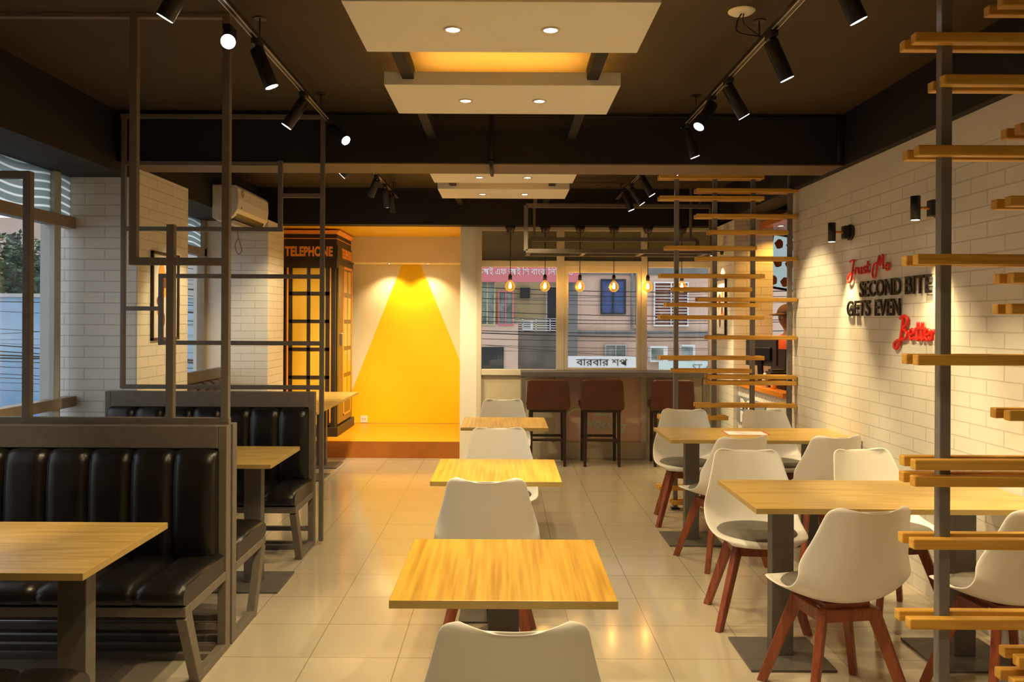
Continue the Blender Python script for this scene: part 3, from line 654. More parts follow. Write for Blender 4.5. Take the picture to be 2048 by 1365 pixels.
sg = thing('wall_lettering', 'red and black raised wall lettering reading Trust Me Second Bite Gets Even Better', 'sign', (WX, 5.1, 1.7))
for wd, w_, y_, z_ in (('SECOND', 0.57, 5.49, 1.715), ('BITE', 0.30, 4.865, 1.715), ('GETS', 0.36, 5.69, 1.588), ('EVEN', 0.335, 5.262, 1.588)):
    text_part('word', wd, w_, 0.106, 0.008, M['charcoal'], sg, (-0.012, y_-5.1, z_-1.7), '-X', bold=0.012, spacing=1.02)
E_ = [(0, .5), (.42, .6), (.38, .95), (.12, .95), (-.05, .5), (.12, .06), (.5, .2)]
R_ = [(0, .05), (.1, .95), (.22, .72), (.5, .95), (.48, .7)]
T_ = [[(.12, 1.7), (.05, .25), (.2, .05), (.42, .25)], [(-.15, 1.05), (.4, 1.1)]]
def sh(p, dx): return [(x+dx, y) for x, y in p]
TRUST = [[(0.05, 1.95), (.5, 2.15), (1.0, 2.05)], [(.8, 2.05), (.62, 1.0), (.45, 0), (.2, -.85), (-.2, -1.0), (-.38, -.6), (-.05, 0), (.5, .45), (.9, .6)],
         sh(R_, 1.05), [(1.72, .95), (1.68, .25), (1.88, .03), (2.1, .3), (2.2, .95), (2.2, .1), (2.35, .1)], [(2.95, .85), (2.68, .92), (2.62, .6), (2.9, .4), (2.85, .08), (2.5, .08)]] + [sh(p, 3.25) for p in T_] + \
        [[(4.9, 1.2), (4.45, 1.1), (4.2, .2), (4.25, -.6), (4.55, -.75), (4.8, -.1), (5.0, 1.1), (5.3, 2.1), (5.35, 1.0), (5.45, .9), (5.85, 2.2), (5.9, 1.2), (6.0, .25)]] + [sh(E_, 6.4)]
BETTER = [[(1.15, 2.2), (1.0, 1.0), (.72, -.25), (.35, -.85), (0, -.85), (-.02, -.42), (.4, -.12), (.95, .0), (1.5, .12), (1.68, .6), (1.2, 1.08), (1.62, 1.5), (1.68, 2.0), (1.25, 2.28), (.75, 2.05)],
          sh(E_, 2.05)] + [sh(p, 2.95) for p in T_] + [sh(p, 3.5) for p in T_] + [sh(E_, 4.05), sh(R_, 4.75)]
def script_word(strokes, y_start, z_base, sx, sz, r):
    m = MB()
    for st in strokes:
        m.tube(smooth_line([(-0.016, y_start-5.1-x*sx, z_base-1.7+y*sz) for x, y in st], 5), r, 8)
    m.build('word', M['red'], sg)
script_word(TRUST[:-2], 5.64, 1.872, 0.084, 0.047, 0.0068)
script_word(TRUST[-2:], 5.64, 1.872, 0.084, 0.047, 0.0068)
script_word(BETTER, 4.985, 1.445, 0.092, 0.062, 0.0098)

# ---------------------------------------------------------------- slat screens (right)
def slat_screen(Y, y_posts, slats, label, pw=0.036):
    t = thing('slat_screen', label, 'slat screen', (0, Y, 0), 0, 'steel and pine slat screens')
    for x in y_posts:
        MB().box(x-pw/2, x+pw/2, -pw/2, pw/2, 0, ZC).build('post', M['postgrey'], t, bevel=0.003)
        MB().box(x-pw*0.9, x+pw*0.9, -pw*0.9, pw*0.9, 0, 0.012).build('foot_plate', M['black'], t)
    h = 0.034
    for x0, x1, z in slats:
        for s in (-1, 1):
            yy = s*(pw/2+0.019)
            MB().box(x0, x1, yy-0.018, yy+0.018, z-h/2, z+h/2).build('slat', M['slat'], t, bevel=0.004)
    return t
PX = (1.41, 1.725, 2.04, 2.345)
farsl = [(353.6, 1319, 1528), (380.7, 1392.5, 1601), (396, 1319, 1528), (432, 1392.5, 1601), (464, 1418, 1576), (496, 1331, 1513), (517, 1394, 1601), (552, 1320, 1529), (579, 1345, 1503.5),
         (599, 1395, 1601), (610, 1331, 1519), (635, 1319, 1528), (675, 1413, 1600), (716, 1319, 1528), (742, 1345, 1503), (754, 1415, 1600), (766, 1413, 1600), (811, 1392, 1598), (836, 1318, 1456), (930, 1319, 1528), (977, 1317, 1528), (1006, 1343, 1528)]
YF = 6.72
fs = []
for y, a, b in farsl:
    p = at(a, y, YF-0.037); q = at(b, y, YF-0.037); fs.append((p.x, min(q.x, WX-0.01), at(1460, y, YF-0.037).z))
slat_screen(YF, PX, fs, 'far screen of pine slats on grey posts, before the service counter')
YN = 2.67
ns = []
for y, a in ((4, 2000), (77, 1826), (161, 1884), (302, 1832), (257, 2035), (402, 2015), (519, 1830), (555, 2020), (617, 2017), (720, 1830), (830, 2013), (929, 1825), (962, 1824), (1087, 1822), (1246, 1815), (1321, 2031), (1366, 2022)):
    z = at(1890, y, YN-0.037).z
    p = at(a, y, YN-0.037); x1 = min(p.x+0.87, WX-0.012)
    if a > 1950: x1 = min(p.x+0.62, WX-0.012)
    ns.append((p.x, x1, z))
slat_screen(YN, (1.435, 1.745, 2.055, 2.345), ns, 'near screen of pine slats on a grey post at the right edge')

# ---------------------------------------------------------------- chairs
def catmull_rows(rows, n):
    out = []
    k = len(rows)
    for i in range(k-1):
        a, b, c, d = rows[max(i-1, 0)], rows[i], rows[i+1], rows[min(i+2, k-1)]
        for j in range(n):
            t = j/n
            out.append([0.5*((2*q)+(r-p)*t+(2*p-5*q+4*r-s)*t*t+(3*q-p-3*r+s)*t**3) for p, q, r, s in zip(a, b, c, d)])
    out.append(list(rows[-1])); return out
SHELL = [(.238, .428, .150, .000, -.050), (.230, .446, .180, .004, -.035), (.175, .452, .222, .014, -.012), (.085, .440, .240, .032, 0), (-.02, .430, .247, .052, 0),
         (-.11, .433, .248, .074, .004), (-.178, .462, .245, .092, .028), (-.218, .53, .238, .070, .072), (-.243, .61, .226, .030, .088), (-.264, .70, .206, .008, .074),
         (-.281, .775, .187, .006, .060), (-.290, .812, .177, .006, .052), (-.295, .834, .160, .003, .046), (-.298, .847, .130, -.002, .042)]
def shell_rows():
    rs = catmull_rows(SHELL, 3); out = []
    for k, (y, z, hw, cz, cy) in enumerate(rs):
        row = []
        for j in range(17):
            u = -1+j/8; e = abs(u)**2.4
            dip = 0.0
            if k > len(rs)-6: dip = 0.017*(1-u*u)*(k-(len(rs)-6))/5
            row.append((hw*u, y+cy*e, z+cz*e-dip))
        out.append(row)
    return out
def leg_bm(sx, sy):
    top = Vector((sx*0.105, sy*0.095+(-0.005), 0.405)); foot = Vector((sx*0.215, sy*0.20-0.005, 0.0))
    m = MB()
    s, t = Vector((sx, -sy, 0)).normalized(), Vector((sx, sy, 0)).normalized()
    v = []
    for c, a, b in ((top, 0.034, 0.056), (foot, 0.029, 0.040)):
        for i, j in ((-1, -1), (1, -1), (1, 1), (-1, 1)): v.append(c+s*(a/2*i)+t*(b/2*j))
    m.add(v, [(0, 1, 2, 3), (7, 6, 5, 4), (0, 4, 5, 1), (1, 5, 6, 2), (2, 6, 7, 3), (3, 7, 4, 0)])
    return m
def make_chair(label):
    t = thing('shell_chair', label, 'chair', (0, 0, 0), 0, 'white shell chairs with red brown legs')
    sh_ = MB().grid(shell_rows()); o = sh_.build('shell', M['shell'], t, solid=0.009, subsurf=1)
    # seat pad
    rows = []
    for k in range(9):
        r = [0.0001, 0.10, 0.155, 0.178, 0.186, 0.186, 0.178, 0.12, 0.0001][k]; dz = [.030, .029, .026, .018, .008, 0.0, -.006, -.010, -.010][k]
        row = []
        for j in range(28):
            a = 2*PI*j/28; x = r*math.cos(a); y = r*math.sin(a)*1.02+0.02
            row.append((x*1.08, y, 0.447+dz+0.30*abs(x)**2+(0.16*max(0, -y)**1.6)))
        rows.append(row)
    MB().grid(rows, closed=True).build('seat_cushion', M['cushion'], t)
    fr = MB()
    for sx in (-1, 1):
        fr.bar((sx*0.115, -0.105, 0.378), (sx*0.115, 0.095, 0.378), 0.026, 0.05)
        fr.bar((-0.115, sx*0.10-0.005, 0.378), (0.115, sx*0.10-0.005, 0.378), 0.026, 0.05)
    fr.box(-0.1, 0.1, -0.10, 0.09, 0.40, 0.425)
    fr.build('seat_frame', M['redwood'], t, bevel=0.004)
    for sx in (-1, 1):
        for sy in (-1, 1): leg_bm(sx, sy).build('leg', M['redwood'], t, bevel=0.004)
    return t
CH = [((0.02, 2.165), 0.02, 'white shell chair nearest the viewer, its back at the bottom edge'),
      ((-0.075, 3.90), -0.02, 'white shell chair behind the nearest small table, back turned to the viewer'),
      ((-0.03, 5.10), PI+0.03, 'brightly lit white shell chair facing the viewer across the second small table'),
      ((-0.02, 7.02), PI-0.02, 'cream lit shell chair facing the viewer behind the farthest small table'),
      ((1.36, 3.36), 0.16, 'white shell chair before the near wall table, back turned, left of the slats'),
      ((2.05, 3.34), 0.12, 'white shell chair half cut by the right edge behind the slats'),
      ((1.31, 4.24), PI-0.10, 'white shell chair facing the viewer on the aisle side of the near wall table'),
      ((2.03, 4.28), PI+0.20, 'white shell chair facing the viewer beside the brick wall at the near wall table'),
      ((1.40, 5.26), 0.28, 'white shell chair, back turned, on the aisle side of the far wall table'),
      ((2.02, 5.32), 0.22, 'white shell chair, back turned, near the bricks at the far wall table'),
      ((1.40, 6.28), PI-0.15, 'white shell chair facing the viewer on the aisle side of the far wall table'),
      ((2.10, 6.28), PI+0.10, 'white shell chair facing the viewer beside the bricks at the far wall table')]
ch0 = None
for (x, y), rz, lb in CH:
    if ch0 is None:
        ch0 = make_chair(lb); ch0.location = (x, y, 0); ch0.rotation_euler = (0, 0, rz)
    else: dup(ch0, (x, y, 0), rz, lb)

# ---------------------------------------------------------------- tables
TT = 0.752
def make_table(wx, wy, cols, axis, label, group, loc):
    t = thing('table', label, 'table', loc, 0, group)
    MB().box(-wx/2, wx/2, -wy/2, wy/2, TT-0.024, TT).build('tabletop', M['wood'+axis], t, bevel=0.002)
    eb = MB(); a = 0.0008
    eb.box(-wx/2-a, wx/2+a, -wy/2-a, -wy/2+0.001, TT-0.0235, TT-0.001).box(-wx/2-a, wx/2+a, wy/2-0.001, wy/2+a, TT-0.0235, TT-0.001)
    eb.box(-wx/2-a, -wx/2+0.001, -wy/2, wy/2, TT-0.0235, TT-0.001).box(wx/2-0.001, wx/2+a, -wy/2, wy/2, TT-0.0235, TT-0.001)
    eb.build('edge_band', M['edge'], t)
    for cx in cols:
        MB().box(cx-0.05, cx+0.05, -0.035, 0.035, 0.011, TT-0.03).build('column', M['tablemetal'], t, bevel=0.003)
        MB().box(cx-0.19, cx+0.19, -0.19, 0.19, 0.0, 0.011).build('base_plate', M['tablemetal'], t, bevel=0.002)
        MB().box(cx-0.16, cx+0.16, -0.02, 0.02, TT-0.034, TT-0.024).box(cx-0.02, cx+0.02, -0.16, 0.16, TT-0.034, TT-0.024).build('bracket', M['tablemetal'], t)
    return t
g1 = 'small square tables in the middle row'
tc = make_table(0.65, 0.65, (0,), 'Y', 'small square oak table nearest the viewer in the middle row', g1, (0, 2.64, 0))
dup(tc, (-0.04, 4.345, 0), 0, 'small square oak table second in the middle row, brightly lit')
dup(tc, (0.0, 6.36, 0), 0, 'small square oak table farthest in the middle row, before the bar')
g2 = 'long tables against the brick wall'
tw = make_table(1.30, 0.63, (-0.44, 0.40), 'X', 'long oak table at the brick wall, nearer, behind the slat screen', g2, (1.725, 3.785, 0))
dup(tw, (1.765, 5.775, 0), 0, 'long oak table at the brick wall, farther, with a menu sheet on it')
g3 = 'booth tables on the left'
tb = make_table(1.25, 0.64, (0.44, -0.44), 'X', 'oak booth table at the lower left, in front of the near bench', g3, (-1.315-0.625, 2.865, 0))
dup(tb, (-1.28-0.625, 4.78, 0), 0, 'oak booth table between the near and the far black bench')
g4 = 'square tables by the far brown bench'
tq = make_table(0.65, 0.65, (0,), 'X', 'square oak table by the brown bench, nearest the platform', g4, (-1.93, 8.62, 0))
dup(tq, (-1.93, 7.955, 0), 0, 'square oak table by the brown bench, middle of three')
dup(tq, (-1.93, 7.29, 0), 0, 'square oak table by the brown bench, hidden behind the far black bench')

# menu sheet
mn = MB().box(-0.15, 0.15, -0.105, 0.105, 0, 0.0015, 0)
for a in ((-0.15, 0.15, -0.105, -0.092), (-0.15, 0.15, 0.092, 0.105), (-0.15, -0.137, -0.105, 0.105), (0.137, 0.15, -0.105, 0.105)): mn.box(*a, 0.0015, 0.0018, 1)
for k in range(5): mn.box(-0.07+0.02*(k % 3), -0.02+0.03*(k % 3), -0.06+k*0.025, -0.052+k*0.025, 0.0015, 0.0018, 1 if k == 3 else 2)
o = mn.build('menu_sheet', [M['paper'], M['red'], M['ink']]); o.location = (1.715, 5.80, TT+0.0005); o.rotation_euler = (0, 0, -0.05)
tag(o, 'white menu sheet with red border lying on the far wall table', 'menu')

# ---------------------------------------------------------------- benches
def channel_pad(L, n, prof, depth):
    """cushion of n stitched channels; prof = closed (y,z,k) section, k = how much of the bulge moves the point outward (dy,dz)"""
    rows = []
    per = 10
    for i in range(n*per+1):
        q = (i % per)/per
        b = 1-abs(2*q-1)**6 if i % per else 0.0
        x = -L/2+L*i/(n*per)
        endf = 1.0
        if i == 0 or i == n*per: endf = 0.93; b = 0.35
        rows.append([(x, y+dy*(b-1)*depth, z+dz*(b-1)*depth) for y, z, dy, dz in prof])
    m = MB(); m.grid(rows, closed=True)
    k = len(prof); b0 = len(m.v)-len(rows)*k
    m.f.append(tuple(range(k))); m.m.append(0); m.s.append(False)
    m.f.append(tuple(b0+(len(rows)-1)*k+j for j in range(k))); m.m.append(0); m.s.append(False)
    return m
def make_bench(L, lm, fm, label, loc, rz, n=7, group='channelled black leather benches'):
    t = thing('bench', label, 'bench', loc, rz, group)
    MB().box(-L/2+0.0405, L/2-0.0405, -0.025, 0.035, 0.945, 1.05).build('top_rail', fm, t, bevel=0.004)
    MB().box(-L/2+0.04, L/2-0.04, -0.02, 0.0, 0.36, 0.95).build('back_panel', fm, t)
    for s in (-1, 1):
        x = s*(L/2-0.02)
        MB().box(x-0.02, x+0.02, -0.026, 0.034, 0, 1.05).build('back_post', fm, t, bevel=0.003)
        MB().bar((x, 0.482, 0.336), (x, 0.33, 0.0), 0.042, 0.065, w2=0.042, h2=0.05).build('leg', fm, t, bevel=0.003)
        MB().box(x-0.02, x+0.02, 0.03, 0.36, 0, 0.035).build('floor_runner', fm, t, bevel=0.002)
    fr = MB().box(-L/2, L/2, 0.47, 0.515, 0.335, 0.375).box(-L/2+0.041, L/2-0.041, 0.0, 0.034, 0.335, 0.375)
    for s in (-1, 1): fr.box(s*L/2-0.02-0.02*s, s*L/2+0.02-0.02*s, 0.0345, 0.4695, 0.335, 0.375)
    fr.build('seat_frame', fm, t, bevel=0.003)
    MB().box(-L/2+0.03, L/2-0.03, 0.0, 0.03, 0.0, 0.03).box(-L/2+0.03, L/2-0.03, 0.10, 0.13, 0.0, 0.03).box(-L/2+0.03, L/2-0.03, 0.0, 0.03, 0.10, 0.13).build('stretcher', fm, t, bevel=0.002)
    bp = [(0.0, 0.43, 0, 0), (0.095, 0.43, 1, 0), (0.118, 0.47, 1, 0), (0.122, 0.60, 1, 0), (0.118, 0.78, 1, 0), (0.110, 0.88, 1, 0), (0.095, 0.925, 1, .6), (0.06, 0.944, .3, .5), (0.0, 0.944, 0, 0)]
    channel_pad(L-0.07, n, bp, 0.034).build('back_cushion', lm, t)
    sp = [(0.05, 0.376, 0, 0), (0.50, 0.376, 0, 0), (0.535, 0.392, .5, 0), (0.545, 0.42, .8, 0), (0.530, 0.452, .7, .7), (0.49, 0.470, 0, 1), (0.30, 0.474, 0, 1), (0.05, 0.468, 0, 1)]
    channel_pad(L-0.005, n, sp, 0.026).build('seat_cushion', lm, t)
    return t
bl_ = 'black leather bench'
BX = -1.29
b1 = make_bench(1.62, M['leather'], M['metal'], 'long black channelled leather bench on the left facing the viewer, behind the nearest booth table', (BX-0.81, 3.82, 0), PI, 8)
dup(b1, (BX-0.81+0.0, 3.90, 0), 0, 'black leather bench back to back with the near one, only its seat end showing')
dup(b1, (BX-0.81, 2.02, 0), 0, 'black leather bench at the lower left corner, only its seat edge showing')
b2 = make_bench(1.43, M['leather'], M['metal'], 'black channelled leather bench farther back on the left, under the second frame screen', (BX-0.715-0.01, 5.60, 0), PI, 7)
make_bench(1.52, M['sofabrown'], M['metal'], 'brown bench along the left window wall, beyond the pier', (-2.93, 7.62, 0), -PI/2, 7, 'brown bench by the window')

# frame screens above the benches
def frame_screen(Y, posts, bars, label, s=0.036):
    t = thing('frame_screen', label, 'frame screen', (0, Y, 0), 0, 'grey steel frame screens above the benches')
    for px, ya, yb in posts:
        a = at(px, ya, Y); b = at(px, yb, Y)
        x = at(px, (ya+yb)/2, Y).x
        MB().box(x-s/2, x+s/2, -s/2, s/2, min(a.z, b.z), max(a.z, b.z)).build('post', M['metal'], t, bevel=0.003)
    for py, xa, xb in bars:
        z = at((xa+xb)/2, py, Y).z
        MB().box(at(xa, py, Y).x, at(xb, py, Y).x, -s/2+0.001, s/2-0.001, z-s/2, z+s/2).build('bar', M['metal'], t, bevel=0.003)
    return t
frame_screen(3.86, [(269, 26, 530), (453, 12, 845), (342, 449, 845), (56, 343, 845), (-270, 12, 845)],
             [(28, -275, 461), (523, 261, 453), (841, -275, 460), (349, -270, 63)], 'near grey steel frame screen rising to the ceiling above the near bench')
frame_screen(5.62, [(247, 229, 776), (644, 228, 1082), (561, 322, 462), (322, 548, 690)],
             [(233, 242, 649), (327, 247, 565), (458, 247, 565), (391, 561, 644), (552.5, 318, 644), (686, 318, 644), (617, 247, 322), (774, 243, 648)], 'far grey steel frame screen under the middle beam above the farther bench', 0.03)

# ---------------------------------------------------------------- telephone booth
YFB = 9.47
bx0, bx1 = -2.57, -1.965
tb_ = thing('telephone_booth', 'dark telephone booth with orange lettering and yellow panes in the alcove', 'telephone booth', (bx0, YFB, 0.185))
W = bx1-bx0; D = 1.0
def bzv(py): return 1.55-(py-638)*0.00581-0.185
MB().box(0.01, W-0.01, 0.01, D, 0.0, 2.27).build('body', M['blackmatte'], tb_)
MB().box(-0.02, W+0.03, -0.025, D+0.03, 0, 0.11).build('plinth', M['blackmatte'], tb_, bevel=0.006)
MB().box(-0.01, W+0.01, -0.012, D, bzv(535), bzv(468)).build('head_panel', M['blackmatte'], tb_, bevel=0.003)
MB().prism([(-0.012, bzv(468)), (W+0.012, bzv(468)), (W+0.05, bzv(461)), (-0.05, bzv(461))], 'y', -0.05, D, 0).build('cornice', M['gold'], tb_)
MB().box(-0.012, W+0.012, -0.016, D, bzv(477)-0.004, bzv(477)+0.004).build('trim_line', M['gold'], tb_)
sp_ = MB().box(-0.005, W+0.022, -0.022, D, bzv(517), bzv(489)).build('sign_panel', M['blackmatte'], tb_, bevel=0.003)
text_part('lettering', 'TELEPHONE', 0.555, 0.118, 0.006, M['gold'], sp_, (0.015, -0.024, bzv(513)), '-Y', bold=0.045, spacing=1.06)
text_part('lettering', 'TELEPHONE', 0.60, 0.118, 0.006, M['gold'], sp_, (W+0.024, 0.22, bzv(513)), '+X', bold=0.045, spacing=1.06)
fr = MB()
a0, a1 = (574-568)*0.00581, (662-568)*0.00581
for p in ((a0, a0+0.018, 0.16, bzv(527)), (a1-0.018, a1, 0.16, bzv(527)), (a0, a1, bzv(527)-0.018, bzv(527))): fr.box(p[0], p[1], -0.004, 0.012, p[2], p[3])
fr.build('trim_frame', M['gold'], tb_)
ys = [(536, 583), (591, 639), (646, 695), (702, 751), (758, 806), (813, 850)]
pn = [(585, 614), (621, 651)]
for i, (ya, yb) in enumerate(ys):
    for j, (xa, xb) in enumerate(pn):
        MB().box((xa-568)*0.00581, (xb-568)*0.00581, 0.002, 0.012, bzv(yb), bzv(ya)).build('pane', M['boothpane'], tb_)
g = MB(); za, zb = bzv(850), bzv(533)
g.box(0.055, 0.10, -0.006, 0.012, za-0.03, zb).box(0.485, 0.535, -0.006, 0.012, za-0.03, zb).box(0.268, 0.308, -0.006, 0.012, za-0.03, zb)
for ya, yb in [(529, 536)]+[(ys[i][1], ys[i+1][0]) for i in range(5)]+[(850, 858)]: g.box(0.055, 0.535, -0.006, 0.012, bzv(yb), bzv(ya))
g.build('glazing_bar', M['blackmatte'], tb_, bevel=0.002)
dr = MB().box(W-0.006, W+0.012, 0.10, D-0.04, 0.13, bzv(527)).build('door', M['boothside'], tb_, bevel=0.003)
for i, (ya, yb) in enumerate(ys[:5]):
    for q in (0, 1):
        MB().box(W+0.010, W+0.0145, 0.42+q*0.23, 0.60+q*0.23, bzv(yb)+0.0, bzv(ya)-0.01).build('door_pane', M['boothpane'], dr)
tf = MB()
for p in ((0.36, 0.385, 0.45, bzv(529)), (0.885, 0.91, 0.45, bzv(529)), (0.36, 0.91, bzv(529)-0.025, bzv(529))): tf.box(W+0.008, W+0.018, p[0], p[1], p[2], p[3])
for p in ((0.40, 0.42, 0.2, 0.42), (0.83, 0.85, 0.2, 0.42), (0.40, 0.85, 0.40, 0.42), (0.40, 0.85, 0.2, 0.22)): tf.box(W+0.008, W+0.018, *p)
tf.build('door_trim', M['gold'], dr)
MB().box(W+0.012, W+0.045, 0.17, 0.19, 1.05, 1.2).build('handle', M['chrome'], dr, bevel=0.004)

o = MB().box(-0.045, 0.045, -0.006, 0, -0.045, 0.045, 0).box(-0.02, -0.008, -0.008, -0.005, -0.01, 0.01, 1).box(0.008, 0.02, -0.008, -0.005, -0.01, 0.01, 1).build('wall_socket', [M['paper'], M['ink']], bevel=0.003)
o.location = (at(728, 838, YB).x, YB-0.001, at(728, 838, YB).z); tag(o, 'white wall socket low on the yellow painted cone', 'socket')

# ---------------------------------------------------------------- air conditioner
ac = thing('air_conditioner', 'white split air conditioner on the black left beam above the brown bench', 'air conditioner', (-2.695, 7.48, 2.45))
prof = [(0, 0.03), (0.05, 0.0), (0.13, 0.0), (0.20, 0.05), (0.235, 0.11), (0.245, 0.20), (0.24, 0.30), (0.22, 0.33), (0, 0.335)]
MB().prism(prof, 'y', 0, 0.95, smooth=False).build('casing', M['acwhite'], ac, bevel=0.008, segs=3)
MB().prism([(0.125, -0.003), (0.20, 0.044), (0.215, 0.075), (0.205, 0.078), (0.19, 0.05), (0.12, 0.004)], 'y', 0.06, 0.89).build('air_outlet', M['black'], ac)
MB().prism([(0.137, -0.006), (0.175, 0.014), (0.172, 0.018), (0.134, -0.002)], 'y', 0.07, 0.88).build('louvre', M['ink'], ac)
MB().cyl((0.243, 0.12, 0.26), (0.2465, 0.12, 0.26), 0.035, n=20).build('badge', M['ink'], ac)
MB().cyl((0.240, 0.10, 0.13), (0.243, 0.10, 0.13), 0.008, n=12).build('sensor', M['black'], ac)
MB().tube(smooth_line([(0.05, 0.55, 0.01), (0.06, 0.56, -0.10), (0.09, 0.57, -0.22), (0.05, 0.58, -0.26), (0.03, 0.56, -0.18), (0.06, 0.56, -0.10)]), 0.006, 6).build('cable', M['ink'], ac)

# ---------------------------------------------------------------- framed pictures
def picture(name, loc, face, w_, h_, label, seed):
    t = thing(name, label, 'picture', loc)
    d = 0.022; s = 1 if face == '+X' else -1
    f = MB()
    def bx(m, u0, u1, z0, z1, d0, d1, mi=0):
        y0, y1 = (u0, u1); m.box(min(s*d0, s*d1), max(s*d0, s*d1), y0, y1, z0, z1, mi)
    b = 0.022
    for q in ((-w_/2, w_/2, -h_/2, -h_/2+b), (-w_/2, w_/2, h_/2-b, h_/2), (-w_/2, -w_/2+b, -h_/2, h_/2), (w_/2-b, w_/2, -h_/2, h_/2)): bx(f, *q, 0.0, d)
    f.build('frame', M['stool_leg'], t, bevel=0.003)
    p = MB(); bx(p, -w_/2+b, w_/2-b, -h_/2+b, h_/2-b, 0.002, 0.006, 0); p.build('mat_board', M['paper'], t)
    a = MB()
    bx(a, -w_/2+0.08, w_/2-0.08, -h_/2+0.09, h_/2-0.09, 0.006, 0.0075, 1)
    for k in range(6):                             # generic abstract blobs
        cy = random.uniform(-w_/2+0.13, w_/2-0.13); cz = -h_/2+0.16+k*(h_-0.32)/5
        r1 = random.uniform(0.03, 0.07); r2 = random.uniform(0.04, 0.07)
        a.prism([(cy+r1*math.cos(q*PI/6), cz+r2*math.sin(q*PI/6)) for q in range(12)], 'x', s*0.0075, s*(0.009+0.0004*k), 0 if k % 2 else 2)
    a.build('artwork', [M['gold'], M['signgrey'], M['shutter']] if seed == 2 else [M['gold'], M['paper'], M['shutter']], t)
    return t
picture('framed_picture', (-2.664, 6.37, 1.72), '+X', 0.50, 0.68, 'dark framed picture with orange shapes on the left brick pier', 1)
picture('framed_picture', (2.332, 8.80, 1.70), '-X', 0.46, 0.62, 'dark framed picture on the brick pillar right of the bar window', 3)
cg = thing('wall_sconce', 'small black wall lamp above the picture right of the bar window', 'wall lamp', (2.332, 8.74, 2.30), 0, 'black cylinder wall lamps')
MB().cyl((0, 0, 0), (-0.02, 0, 0), 0.04, n=16).build('wall_plate', M['black'], cg)
MB().cyl((-0.02, 0, 0), (-0.10, 0, 0), 0.008, n=8).build('arm', M['black'], cg)
MB().cyl((-0.11, 0, 0.05), (-0.11, 0, -0.05), 0.025, n=16).build('housing', M['black'], cg)
MB().cyl((-0.11, 0, -0.0502), (-0.11, 0, -0.0508), 0.02, n=16).build('lamp_face', M['lamp'], cg)
spot(cg, (-0.11, 0, -0.07), (0.14, 0, -1), P_SCONCE*0.8, 70, 0.7, WARM, 0.02)

# ---------------------------------------------------------------- bar: counter, stools, pendants, rack
bc = thing('bar_counter', 'dark grey bar counter below the three part window', 'counter', (1.17, 8.86, 0))
MB().box(-0.995, 0.99, -0.19, 0.20, 0.945, 1.0).build('counter_top', M['tablemetal'], bc, bevel=0.003)
for x in (-0.97, 0.965):
    MB().box(x-0.025, x+0.025, -0.185, -0.135, 0, 0.945).build('leg', M['metal'], bc, bevel=0.003)
def make_stool(label, loc, rz):
    t = thing('bar_stool', label, 'bar stool', loc, rz, 'brown leather bar stools')     # faces +Y
    rows = []
    sec = [(-0.225, 0.60), (-0.235, 0.66), (-0.228, 0.72), (-0.222, 0.85), (-0.215, 0.915), (-0.18, 0.925), (0.18, 0.925), (0.215, 0.915), (0.222, 0.85), (0.228, 0.72), (0.235, 0.66), (0.225, 0.60)]
    MB().prism(sec, 'y', -0.225, -0.165, smooth=True).build('backrest', M['brownleather'], t, bevel=0.016, segs=3)
    MB().box(-0.22, 0.22, -0.17, 0.21, 0.60, 0.675).build('seat', M['brownleather'], t, bevel=0.018, segs=3)
    MB().box(-0.20, 0.20, -0.20, 0.19, 0.575, 0.602).build('seat_frame', M['stool_leg'], t, bevel=0.003)
    for sx in (-1, 1):
        for sy in (-1, 1): MB().bar((sx*0.175, sy*0.175-0.005, 0.58), (sx*0.18, sy*0.185-0.005, 0), 0.036, 0.036, w2=0.03, h2=0.03).build('leg', M['stool_leg'], t, bevel=0.002)
    for q in (((-0.175, -0.18, .28), (0.175, -0.18, .28)), ((-0.175, 0.17, .28), (0.175, 0.17, .28)), ((-0.178, -0.18, .25), (-0.178, 0.17, .25)), ((0.178, -0.18, .25), (0.178, 0.17, .25))):
        MB().bar(q[0], q[1], 0.026, 0.026).build('stretcher', M['stool_leg'], t)
    return t
s0 = make_stool('brown leather bar stool at the left end of the counter', (0.46, 8.82, 0), 0)
dup(s0, (1.035, 8.82, 0), 0, 'brown leather bar stool in the middle of the counter')
dup(s0, (1.79, 8.82, 0), -0.06, 'brown leather bar stool at the right end, behind the slats')

pend0 = None
def make_pendant(x, label):
    t = thing('pendant_bulb', label, 'pendant lamp', (x, 9.0, 2.59), 0, 'bare bulb pendants over the bar')
    MB().lathe([(0.0001, 0), (0.062, 0), (0.05, -0.035), (0.035, -0.075), (0.0001, -0.078)], n=20).build('canopy', M['stool_leg'], t)
    MB().cyl((0, 0, -0.07), (0, 0, -0.55), 0.0045, n=8).build('cord', M['black'], t)
    MB().lathe([(0.0001, -0.53), (0.012, -0.535), (0.021, -0.555), (0.021, -0.60), (0.0001, -0.60)], n=16).build('socket', M['stool_leg'], t)
    b = MB().lathe([(0.016, -0.60), (0.019, -0.608), (0.036, -0.622), (0.051, -0.645), (0.056, -0.668), (0.051, -0.692), (0.036, -0.712), (0.018, -0.722), (0.0001, -0.724)], n=24).build('bulb', M['bulb'], t)
    f = MB()
    for k in range(6):
        a0 = k*PI/3; a1 = a0+PI/6
        f.tube([(0.004*math.cos(a0), 0.004*math.sin(a0), -0.625), (0.013*math.cos(a0), 0.013*math.sin(a0), -0.66), (0.010*math.cos(a1), 0.010*math.sin(a1), -0.69)], 0.0028, 5)
    f.build('filament', M['filament'], b)
    l = bpy.data.lights.new('lamp_light', 'POINT'); l.energy = 3.2; l.color = (1.0, 0.66, 0.28); l.shadow_soft_size = 0.02
    lo = bpy.data.objects.new('lamp_light', l); C.objects.link(lo); lo.parent = t; lo.location = (0, 0, -0.66)
    return t
